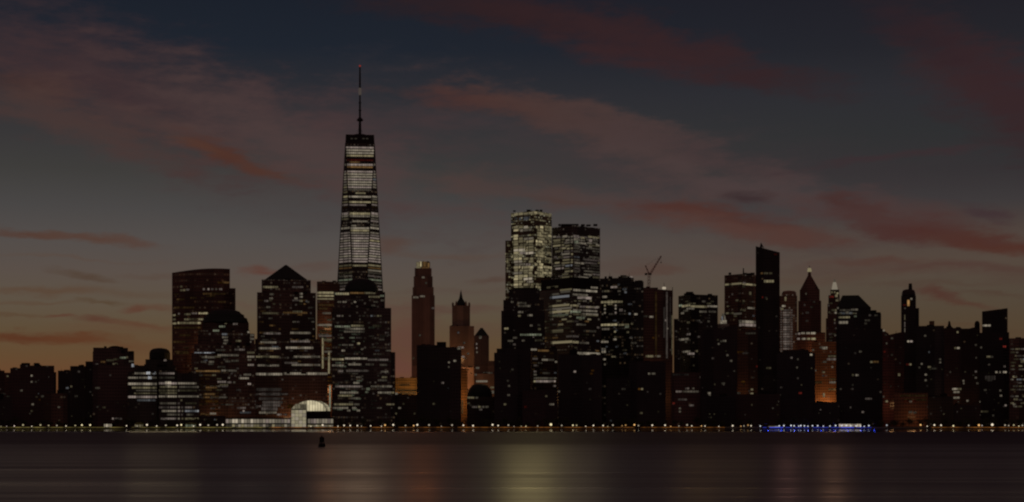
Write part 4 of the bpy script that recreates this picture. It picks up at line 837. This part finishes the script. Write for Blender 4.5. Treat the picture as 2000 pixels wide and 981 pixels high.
# ================================================================== trees on the promenade
BARK = plain('tree_bark', (.06, .045, .035), .9)
LEAF = plain('tree_leaves', (.08, .09, .04), .7, 0, .6, .35)
def crown_mesh(seed, w, h, z0, n=420):
    q = random.Random(seed); V, Fs = [], []
    lobes = [(q.uniform(-.5, .5)*w*.6, q.uniform(-.5, .5)*w*.6, z0+h*q.uniform(.25, .8), q.uniform(.22, .4)*w) for _ in range(9)]
    for i in range(n):
        cx_, cy_, cz_, R = q.choice(lobes); d = Vector((q.gauss(0, 1), q.gauss(0, 1), q.gauss(0, .8))).normalized()*R*q.uniform(.45, 1.05)
        c = Vector((cx_, cy_, cz_))+d; a = Vector((q.gauss(0, 1), q.gauss(0, 1), q.gauss(0, 1))).normalized(); bb = a.orthogonal().normalized(); cc = a.cross(bb); s = q.uniform(.28, .62)
        k = len(V); V += [c+bb*s, c+cc*s*.6, c-bb*s, c-cc*s*.6]; Fs.append((k, k+1, k+2, k+3))
    return V, Fs
def make_tree(seed):
    q = random.Random(seed*31+5); h = q.uniform(8, 11); w = q.uniform(6, 8.5)
    root = bpy.data.objects.new('tree', None); COL.objects.link(root)
    parts = [tube_vf(Vector((0, 0, 0)), Vector((.15, 0, h*.45)), .26, .17, 7)]
    for k in range(5):
        a = k*1.3+q.uniform(0, .6); parts.append(tube_vf(Vector((.1, 0, h*q.uniform(.25, .42))), Vector((math.cos(a)*w*.3, math.sin(a)*w*.3, h*q.uniform(.55, .85))), .12, .03, 5))
    mesh_obj('trunk', *join(*parts), BARK, root)
    V, Fs = crown_mesh(seed, w, h*.8, h*.22); mesh_obj('crown', V, Fs, LEAF, root)
    return root
protos = [make_tree(i) for i in range(6)]; used = set()
px = 4.
while px < 2000:
    skip = 436 < px < 662 or 1480 < px < 1512 or 1632 < px < 1690 or 188 < px < 226
    if not skip:
        k = rnd.randrange(6)
        if k in used: o = copy_tree(protos[k])
        else: o = protos[k]; used.add(k)
        Yt = SHORE+rnd.uniform(13, 34); sc_ = rnd.uniform(.75, 1.25)
        o.location = (ray(px)*Yt, Yt, GZ); o.rotation_euler = (0, 0, rnd.uniform(0, 6.28)); o.scale = (sc_*rnd.uniform(.9, 1.2), sc_, sc_)
        n, s = where(px, 'tree')
        o['category'] = 'tree'; o['group'] = 'trees along the promenade'; o['label'] = '%s dark tree from the left before %s' % (n, s)
    px += rnd.uniform(11, 23)
for k in range(6):
    if k not in used:
        for ch in list(protos[k].children): bpy.data.objects.remove(ch)
        bpy.data.objects.remove(protos[k])

# ================================================================== waterfront buildings
WHITE = plain('pale_render', (.45, .42, .38), .7)
def pavilion(name, label, l, r, top, Y, bays, rows_, levs, roof_over=4, gap=0):
    t = empty(name, label, 'pavilion', (ray((l+r)/2)*Y, Y, GZ)); x0, x1 = ray(l)*Y, ray(r)*Y; z1 = zat(top, Y)
    V, Fs = box_vf(((x0+x1)/2, Y+7, GZ), x1-x0, 14, z1-GZ); mesh_obj('wall', V, Fs, DARKMET, t)
    V, Fs = box_vf(((x0+x1)/2, Y+6, z1), x1-x0+roof_over, 18, .5); mesh_obj('roof', V, Fs, ROOF, t)
    w = (x1-x0)/bays
    q = random.Random(int(l))
    for k, (ya, yb) in enumerate(rows_):
        za, zb_ = zat(yb, Y), zat(ya, Y)
        for i in range(bays):
            lv = q.choice(levs[k])
            if lv < 0: continue
            cx_ = x0+w*(i+.5); V, Fs = box_vf((cx_, Y-.02, za), w*.86, .4, zb_-za)
            f = mesh_obj('window', V, Fs, glow(q.choice('wwwp' if k == 0 else 'wwy'), lv, False), t)
        for i in range(bays+1):
            if k == 0:
                V, Fs = box_vf((x0+w*i, Y-.6, GZ), .35, .35, z1-GZ); mesh_obj('column', V, Fs, DARKMET, t)
    return t
pavilion('waterfront_pavilion', 'long low two-storey pavilion with rows of white lit panes by the atrium', 441, 567, 817.5, 1818, 21, ((819, 826.5), (829, 834.5)), ((4, 4, 4, 5, 3), (3, 4, 2, 1, 4)))
pavilion('waterfront_pavilion', 'short low pavilion with pale green lit panes under the atrium vault', 601, 651, 816, 1822, 9, ((818.5, 827), (830, 834)), ((3, 4, 4), (3, 4, 3)))
pavilion('waterfront_kiosk', 'small brightly lit white kiosk on the promenade below the curved-crown tower', 203, 219, 827.5, 1812, 4, ((828.5, 834.5),), ((4, 5),), 1.5)
pavilion('waterfront_kiosk', 'white lit pavilion at the end of the blue pier', 1638, 1682, 827, 1812, 9, ((828.5, 834),), ((4, 5, 5),), 2)
for l, r, lab in ((263, 280, 'yellow-green lit kiosk below the white-lit office block, beside a lamp'), (362, 383, 'round-roofed green-lit kiosk at the corner of the white-lit office block')):
    t = empty('garden_kiosk', lab, 'kiosk', (ray((l+r)/2)*1813, 1813, GZ)); x0, x1 = ray(l)*1813, ray(r)*1813
    V, Fs = box_vf(((x0+x1)/2, 1816, GZ), x1-x0, 6, 4.2); mesh_obj('wall', V, Fs, DARKMET, t)
    V, Fs = lathe_vf((x0+x1)/2, 1816, [((x1-x0)*.6, GZ+4.2), ((x1-x0)*.5, GZ+5.2), ((x1-x0)*.2, GZ+6), (.1, GZ+6.1)], 12); mesh_obj('roof', V, Fs, plain('kiosk_green_roof', (.2, .25, .05), .6), t)
    for i in range(4):
        V, Fs = box_vf((x0+(x1-x0)*(i+.5)/4, 1812.9, GZ+.8), (x1-x0)/4*.8, .4, 3); mesh_obj('window', V, Fs, glow('y' if l < 300 else 'g', 2 if i % 2 else 3, False), t)
# glass atrium
Ya = 1835.
t = empty('glass_atrium', 'glowing barrel-vaulted glass atrium with a tall lit entrance by the water', 'glass hall', (ray(603)*Ya, Ya, GZ))
def G(lev, tint): return glow(tint, lev, True)
n = 14; arch = [(606+32*math.cos(math.pi*(1-i/n)), 803-21*math.sin(math.pi*i/n)) for i in range(n+1)]
pts = [P(x, y, Ya) for x, y in arch]; bk = [q+Vector((0, 42, 0)) for q in pts]
V = pts+bk; Fs = [(i, i+1, n+2+i, n+1+i) for i in range(n)]+[tuple(range(n+1)), tuple(reversed(range(n+1, 2*n+2)))]
mesh_obj('glass_vault', V, Fs, glow('m', 5, True), t)
for i in range(0, n+1, 2):
    V, Fs = tube_vf(pts[i]-Vector((0, .4, 0)), bk[i]-Vector((0, 0, 0)), .3, .3, 5); mesh_obj('vault_rib', V, Fs, DARKMET, t)
V, Fs = join(*[tube_vf(pts[i]-Vector((0, .4, 0)), pts[i+1]-Vector((0, .4, 0)), .3, .3, 6) for i in range(n)]); mesh_obj('arch_frame', V, Fs, WHITE, t)
V, Fs = box_vf(((ray(574)+ray(638))/2*Ya, Ya+21, GZ), (ray(638)-ray(574))*Ya, 41.8, zat(803, Ya)-GZ); mesh_obj('base_hall', V, Fs, DARKMET, t)
x0, x1 = ray(569)*1826, ray(598)*1826
V, Fs = box_vf(((x0+x1)/2, 1830, GZ), x1-x0, 8, zat(799, 1826)-GZ); mesh_obj('entrance_hall', V, Fs, DARKMET, t)
for i in range(4):
    for j in range(5):
        za, zb_ = GZ+.6, zat(800, 1826)-.4
        V, Fs = box_vf((x0+(x1-x0)*(i+.5)/4, 1825.9, za+(zb_-za)*j/5+.1), (x1-x0)/4-.35, .5, (zb_-za)/5-.3); mesh_obj('entrance_pane', V, Fs, glow('m' if (i+j) % 3 else 'w', 7 if (i*3+j) % 4 else 4, False), t)
V, Fs = prism([Vector((x0, 1826)), Vector((x1, 1826)), Vector((x1, 1834)), Vector((x0, 1834))], [Vector((x0+5, 1827)), Vector((x1, 1827)), Vector((x1, 1834)), Vector((x0+5, 1834))], zat(799, 1826), zat(789, 1826))[:2]
mesh_obj('stepped_glass_roof', V, Fs, G(4, 'm'), t)
# blue pier
t = empty('pier', 'low dark pier edged with blue lights below the black bulky block', 'pier', (ray(1592)*1793, 1793, 0))
x0, x1 = ray(1482)*1793, ray(1704)*1793
V, Fs = box_vf(((x0+x1)/2, 1794.5, .75), x1-x0, 6.5, .4); mesh_obj('deck', V, Fs, plain('pier_timber', (.10, .08, .07), .8), t)
k = 0; x = x0+1
while x < x1:
    V, Fs = tube_vf(Vector((x, 1791.8, -2)), Vector((x, 1791.8, 1.9)), .22, .2, 7); mesh_obj('pile', V, Fs, POST, t); x += 6
segs = [(1490, 1497), (1503, 1530), (1534, 1548), (1552, 1566), (1569, 1580), (1588, 1602), (1604, 1618), (1622, 1640), (1642, 1668), (1672, 1690), (1693, 1702)]
for a, c in segs:
    V, Fs = box_vf((ray((a+c)/2)*1791, 1791, 1.55), (ray(c)-ray(a))*1791, .25, .5); mesh_obj('blue_light', V, Fs, glow('b', 5 if a not in (1503, 1642) else 6, False, True), t)
for a, c, tt, lv in ((1501, 1513, 'y', 3), (1513, 1521, 'c', 4), (1640, 1660, 'w', 4)):
    V, Fs = box_vf((ray((a+c)/2)*1791.4, 1791.4, 2.3), (ray(c)-ray(a))*1791.4, .3, 1.0); mesh_obj('light_panel', V, Fs, glow(tt, lv, False), t)
pp = None
for px in (1485, 1522, 1531, 1545, 1551, 1560, 1564, 1571, 1578, 1587, 1597, 1608, 1621, 1632, 1644, 1653, 1662, 1672, 1681, 1688, 1697):
    if pp is None: pp = o = make_lamp('c', 6, .75, 2.6)
    else: o = copy_tree(pp)
    Yl = 1793.5+rnd.uniform(0, 2.5); o.location = (ray(px)*Yl, Yl, 1.15); sc_ = rnd.uniform(.7, 1.05); o.scale = (sc_, sc_, sc_)
    n_, s = where(px, 'pier lamp')
    o['category'] = 'street lamp'; o['group'] = 'lamps on the blue pier'; o['label'] = '%s blue-pier lamp from the left before %s' % (n_, s.replace(' behind the blue pier', ''))

# buoy
bx, by = ray(628.5)*470, 470
t = empty('channel_buoy', 'dark channel buoy floating alone on the calm river below the atrium', 'buoy', (bx, by, 0))
BUOY = plain('buoy_dark_paint', (.02, .02, .018), .6)
V, Fs = lathe_vf(bx, by, [(.85, -.5), (1.0, 0), (1.0, .75), (.8, 1.0), (.75, 1.05)], 20); mesh_obj('float', V, Fs, BUOY, t)
V, Fs = join(*[tube_vf(Vector((bx+.7*math.cos(a), by+.7*math.sin(a), 1.0)), Vector((bx+.45*math.cos(a), by+.45*math.sin(a), 2.5)), .09, .08, 6) for a in (.4, 1.97, 3.54, 5.11)])
mesh_obj('cage', V, Fs, BUOY, t)
V, Fs = lathe_vf(bx, by, [(.55, 1.3), (.7, 1.4), (.7, 2.7), (.55, 2.85), (.2, 2.95)], 16); mesh_obj('radar_reflector', V, Fs, BUOY, t)
V, Fs = lathe_vf(bx, by, [(.18, 2.9), (.18, 3.2), (.1, 3.3)], 10); mesh_obj('lantern', V, Fs, BUOY, t)
# ================================================================== sky
w = bpy.data.worlds.new('World'); scene.world = w; w.use_nodes = True
nt = w.node_tree; nt.nodes.clear()
out = N(nt, 'ShaderNodeOutputWorld'); bg = N(nt, 'ShaderNodeBackground'); L(nt, bg.outputs[0], out.inputs[0])
tc = N(nt, 'ShaderNodeTexCoord'); sp = N(nt, 'ShaderNodeSeparateXYZ'); L(nt, tc.outputs['Generated'], sp.inputs[0])
X_, Y_, Z_ = sp.outputs
hyp = M(nt, 'SQRT', M(nt, 'ADD', M(nt, 'MULTIPLY', X_, X_), M(nt, 'MULTIPLY', Y_, Y_)))
azn = M(nt, 'MULTIPLY', M(nt, 'ARCTAN2', X_, Y_), F/1000); eln = M(nt, 'MULTIPLY', M(nt, 'ARCTAN2', Z_, hyp), F/1000)
def ramp(st):
    r = N(nt, 'ShaderNodeValToRGB'); e = r.color_ramp.elements
    st = sorted((max(0., (YH-y)/1000.), c) for y, c in st)
    e[0].position, e[0].color = st[0][0], rgb(s2l(st[0][1])); e[1].position, e[1].color = st[-1][0], rgb(s2l(st[-1][1]))
    for p_, c in st[1:-1]:
        q = e.new(p_); q.color = rgb([v*.95 for v in s2l(c)])
    L(nt, eln, r.inputs[0]); return r.outputs[0]
left_ = ramp([(826, (104, 66, 40)), (740, (104, 70, 46)), (700, (98, 74, 50)), (650, (93, 78, 58)), (600, (92, 82, 69)), (540, (89, 80, 74)), (480, (82, 78, 76)), (420, (72, 71, 71)), (350, (61, 61, 60)), (280, (54, 54, 56)), (200, (43, 45, 51)), (110, (28, 36, 47)), (20, (25, 32, 43)), (-60, (36, 29, 36)), (-174, (52, 29, 35))])
right_ = ramp([(826, (84, 56, 34)), (720, (86, 64, 44)), (640, (84, 69, 52)), (580, (83, 72, 60)), (520, (85, 72, 63)), (470, (80, 68, 62)), (410, (62, 58, 59)), (350, (51, 49, 51)), (280, (47, 48, 50)), (200, (45, 45, 50)), (120, (37, 37, 43)), (30, (33, 32, 39)), (-60, (38, 28, 34)), (-174, (46, 27, 33))])
mr = N(nt, 'ShaderNodeMapRange', interpolation_type='SMOOTHSTEP'); mr.inputs[1].default_value = -.55; mr.inputs[2].default_value = 1.0; L(nt, azn, mr.inputs[0])
mx = N(nt, 'ShaderNodeMix', data_type='RGBA'); L(nt, mr.outputs[0], mx.inputs[0]); L(nt, left_, mx.inputs[6]); L(nt, right_, mx.inputs[7])
# the half of the sky behind the viewer is already a dim even grey-rose
bk = N(nt, 'ShaderNodeMapRange', interpolation_type='SMOOTHSTEP'); bk.inputs[1].default_value = .25; bk.inputs[2].default_value = -.5; bk.inputs[3].default_value = 0; bk.inputs[4].default_value = 1; L(nt, Y_, bk.inputs[0])
mb = N(nt, 'ShaderNodeMix', data_type='RGBA'); L(nt, bk.outputs[0], mb.inputs[0]); L(nt, mx.outputs[2], mb.inputs[6]); mb.inputs[7].default_value = rgb(s2l((66, 50, 48)))
cur = mb.outputs[2]
# clouds: wisps placed by direction, drawn out and broken up by noise
cv = N(nt, 'ShaderNodeCombineXYZ'); L(nt, azn, cv.inputs[0]); L(nt, eln, cv.inputs[1]); cv.inputs[2].default_value = 1.
def vnoise(sx, sy, rot_, detail, scale=1.):
    mp = N(nt, 'ShaderNodeMapping'); mp.inputs['Rotation'].default_value = (0, 0, rot_); mp.inputs['Scale'].default_value = (sx, sy, 1); L(nt, cv.outputs[0], mp.inputs[0])
    n_ = N(nt, 'ShaderNodeTexNoise'); n_.inputs['Scale'].default_value = scale; n_.inputs['Detail'].default_value = detail; n_.inputs['Roughness'].default_value = .6; L(nt, mp.outputs[0], n_.inputs['Vector']); return n_
n1 = vnoise(4, 13, math.radians(12), 6); n2 = vnoise(9, 34, math.radians(10), 8)
ws = N(nt, 'ShaderNodeVectorMath', operation='SUBTRACT'); L(nt, n1.outputs['Color'], ws.inputs[0]); ws.inputs[1].default_value = (.5, .5, .5)
wm = N(nt, 'ShaderNodeVectorMath', operation='MULTIPLY'); L(nt, ws.outputs[0], wm.inputs[0]); wm.inputs[1].default_value = (.2, .075, 0)
wa = N(nt, 'ShaderNodeVectorMath', operation='ADD'); L(nt, cv.outputs[0], wa.inputs[0]); L(nt, wm.outputs[0], wa.inputs[1]); warped = wa.outputs[0]
brk = M(nt, 'MULTIPLY', M(nt, 'SUBTRACT', n2.outputs['Fac'], .5), 2.1)
brk2 = M(nt, 'MULTIPLY', M(nt, 'SUBTRACT', n1.outputs['Fac'], .5), 1.2)
n3 = vnoise(26, 64, math.radians(14), 7); BRK = M(nt, 'ADD', M(nt, 'ADD', brk, brk2), M(nt, 'MULTIPLY', M(nt, 'SUBTRACT', n3.outputs['Fac'], .5), .8))
def wisp(x, y, a, b_, ang, c, al, brk_=1., soft=1.6):
    """centre, half length, half width (photo pixels), tilt in degrees clockwise, colour, opacity"""
    global cur
    azc = math.atan(ray(x)); u = azc*F/1000; v = math.atan((YH-y)/F*math.cos(azc))*F/1000
    th = -math.radians(ang); co_, si_ = math.cos(th), math.sin(th)
    def axis(ex, ey, s_):               # signed distance along one axis of the wisp
        n_ = N(nt, 'ShaderNodeVectorMath', operation='DOT_PRODUCT'); L(nt, warped, n_.inputs[0]); n_.inputs[1].default_value = (ex/s_, ey/s_, -(ex*u+ey*v)/s_)
        return n_.outputs['Value']
    p_, q_ = axis(co_, si_, a/1000), axis(-si_, co_, b_/1000)
    d = M(nt, 'ADD', M(nt, 'SQRT', M(nt, 'ADD', M(nt, 'MULTIPLY', p_, p_), M(nt, 'MULTIPLY', q_, q_))), M(nt, 'MULTIPLY', BRK, brk_))
    r = N(nt, 'ShaderNodeMapRange', interpolation_type='SMOOTHSTEP'); r.inputs[1].default_value = .05; r.inputs[2].default_value = soft; r.inputs[3].default_value = al; r.inputs[4].default_value = 0.; L(nt, d, r.inputs[0])
    m_ = N(nt, 'ShaderNodeMix', data_type='RGBA'); L(nt, r.outputs[0], m_.inputs[0]); L(nt, cur, m_.inputs[6]); m_.inputs[7].default_value = rgb(s2l(c)); cur = m_.outputs[2]
for a_ in (
    (1230, 330, 430, 85, 17, (65, 54, 56), .45), (1660, 335, 320, 55, 6, (56, 49, 52), .35), (520, 380, 300, 40, 14, (70, 62, 62), .4), (130, 505, 150, 5, 1, (86, 72, 64), .6), (60, 598, 110, 4, -1, (86, 68, 54), .6), (300, 540, 70, 5, 1, (84, 70, 62), .6), (1800, 556, 120, 5, 2, (78, 62, 52), .6), (1950, 575, 80, 5, 3, (76, 58, 48), .6), (1900, 640, 120, 5, 0, (82, 62, 46), .5),
    (230, 170, 420, 95, 16, (60, 45, 48), .95), (40, 165, 120, 28, 6, (68, 46, 42), .6), (130, 235, 230, 34, 16, (72, 55, 52), .7), (620, 300, 330, 70, 20, (76, 61, 60), .75), (330, 250, 260, 26, 18, (76, 58, 55), .5),
    (700, 230, 200, 40, 12, (68, 52, 54), .5), (440, 300, 75, 17, 20, (74, 44, 37), 1.), (505, 328, 55, 15, 22, (76, 50, 43), .95), (400, 285, 60, 10, 18, (82, 56, 46), .5),
    (880, 12, 200, 26, 5, (44, 30, 33), .7), (1090, 40, 220, 40, 10, (47, 31, 34), .9), (1290, 95, 210, 36, 16, (51, 34, 37), .95), (1480, 150, 170, 26, 12, (51, 35, 38), .85), (1230, 120, 150, 18, 14, (56, 36, 38), .6),
    (930, 190, 150, 22, 4, (70, 47, 45), .9), (1060, 215, 160, 28, 14, (76, 52, 47), .85), (1180, 255, 220, 40, 20, (70, 54, 52), .8), (1330, 320, 220, 46, 20, (72, 57, 56), .8), (1500, 370, 240, 34, 14, (74, 61, 61), .7), (1380, 300, 170, 22, 14, (66, 53, 54), .5),
    (1890, 105, 120, 60, 30, (52, 35, 38), .8), (1960, 200, 150, 70, 40, (54, 36, 39), .9), (1860, 160, 120, 30, 30, (54, 38, 40), .5), (1780, 50, 110, 34, 25, (44, 32, 37), .7), (1730, 310, 150, 9, -3, (57, 45, 48), .85), (1840, 302, 80, 7, -4, (56, 44, 47), .6),
    (1120, 388, 230, 26, 3, (78, 61, 58), .6), (950, 360, 130, 34, 6, (75, 59, 56), .55), (1060, 395, 60, 8, 2, (74, 55, 50), .5),
    (1330, 415, 90, 18, 6, (76, 46, 41), .95), (1450, 432, 130, 22, 8, (76, 48, 43), .95), (1540, 455, 110, 18, 6, (80, 54, 48), .8), (1400, 440, 150, 16, 6, (84, 60, 54), .6), (1455, 385, 48, 15, 8, (56, 43, 45), .9),
    (1650, 400, 42, 20, 24, (66, 40, 38), .95), (1720, 440, 80, 15, 10, (70, 43, 40), .9), (1810, 450, 110, 22, 8, (72, 40, 36), 1.), (1920, 472, 110, 16, 12, (76, 44, 37), .95), (1990, 488, 50, 11, 10, (78, 46, 38), .8), (1760, 420, 200, 34, 8, (74, 54, 52), .6), (1935, 418, 46, 16, 22, (62, 47, 50), .8),
    (1720, 511, 110, 8, 2, (80, 54, 47), .75), (1860, 527, 190, 10, 1, (78, 56, 50), .8), (1640, 520, 140, 9, 0, (80, 64, 57), .5), (1840, 577, 50, 8, 14, (78, 51, 43), .9), (1900, 596, 70, 6, 11, (80, 54, 44), .8), (1985, 540, 60, 18, 0, (78, 60, 52), .4),
    (70, 455, 90, 7, 5, (80, 58, 50), .95), (190, 467, 110, 9, 4, (82, 61, 53), .95), (260, 472, 40, 6, 6, (82, 64, 58), .6), (155, 543, 52, 8, 4, (78, 64, 54), .9), (90, 575, 130, 8, -1, (86, 67, 53), .8), (250, 572, 110, 7, 2, (86, 72, 60), .55), (205, 596, 40, 5, 0, (80, 65, 50), .85), (278, 608, 36, 7, -9, (88, 57, 46), .95), (320, 605, 60, 9, 0, (88, 68, 54), .5),
    (115, 630, 20, 3.5, 0, (88, 56, 46), .9), (40, 625, 70, 4, 2, (84, 66, 50), .7), (190, 636, 50, 7, 1, (84, 57, 46), .95), (290, 645, 70, 7, 5, (88, 61, 46), .9), (240, 655, 120, 12, 0, (92, 68, 52), .5), (50, 665, 100, 10, 1, (84, 49, 33), 1.), (150, 671, 110, 9, 1, (88, 54, 36), .95), (300, 680, 60, 10, 0, (92, 64, 44), .6),
    (505, 534, 46, 7, 0, (88, 58, 50), .9), (600, 520, 50, 8, -4, (84, 68, 62), .6), (620, 547, 50, 6, 0, (84, 66, 58), .6), (770, 478, 50, 16, 4, (82, 62, 54), .7), (880, 498, 110, 6, 0, (84, 68, 60), .6), (965, 545, 50, 7, -2, (78, 60, 52), .7), (880, 605, 110, 8, 0, (84, 62, 54), .7), (870, 570, 120, 7, 0, (84, 70, 62), .5),
    (785, 660, 60, 60, 0, (92, 60, 54), .7), (800, 720, 60, 30, 0, (98, 62, 56), .6), (940, 640, 70, 12, 0, (88, 66, 56), .5), (480, 600, 40, 10, 0, (90, 72, 62), .5), (1220, 520, 120, 14, 0, (80, 66, 60), .5), (1280, 532, 60, 8, 0, (82, 60, 52), .6), (1600, 540, 160, 10, 0, (82, 64, 54), .5), (1450, 500, 120, 10, 2, (84, 68, 62), .4)):
    wisp(*a_, .55 if a_[1] > 440 else 1.)
ns = N(nt, 'ShaderNodeTexSky'); ns.sky_type = 'NISHITA'; ns.sun_disc = False
SUN_EL, SUN_AZ = math.radians(.6), math.radians(-14)          # just rising behind the west end of the row
ns.sun_elevation = SUN_EL; ns.sun_rotation = SUN_AZ; ns.air_density = 1.; ns.dust_density = 2.
sk = N(nt, 'ShaderNodeMix', data_type='RGBA', blend_type='ADD'); sk.inputs[0].default_value = 1.
sc2 = N(nt, 'ShaderNodeVectorMath', operation='SCALE'); L(nt, ns.outputs[0], sc2.inputs[0]); sc2.inputs['Scale'].default_value = NISH
L(nt, cur, sk.inputs[6]); L(nt, sc2.outputs[0], sk.inputs[7])
L(nt, sk.outputs[2], bg.inputs[0]); bg.inputs[1].default_value = 1.0
w.cycles.sampling_method = 'MANUAL'; w.cycles.sample_map_resolution = 512

sun = bpy.data.lights.new('sun', 'SUN'); sun.energy = .001; sun.angle = math.radians(12); sun.color = (1, .6, .35)
so = bpy.data.objects.new('sun', sun); COL.objects.link(so)
d = Vector((math.sin(SUN_AZ)*math.cos(.03), math.cos(SUN_AZ)*math.cos(.03), math.sin(.03)))
so.rotation_euler = (-d).to_track_quat('-Z', 'Y').to_euler()

# ================================================================== camera and render
cam = bpy.data.cameras.new('camera'); co = bpy.data.objects.new('camera', cam); COL.objects.link(co)
co.location = (0, 0, H); co.rotation_euler = (math.radians(90), 0, 0)
cam.sensor_width = 36; cam.lens = 36*F/2000; cam.shift_y = (YH-490.5)/2000; cam.clip_end = 30000; cam.clip_start = 1
scene.camera = co
scene.view_settings.view_transform = 'Standard'; scene.view_settings.look = 'None'; scene.view_settings.exposure = 0; scene.view_settings.gamma = 1
scene.cycles.filter_width = 2.2
scene.cycles.max_bounces = 6; scene.cycles.diffuse_bounces = 2; scene.cycles.glossy_bounces = 4
scene.cycles.use_denoising = True
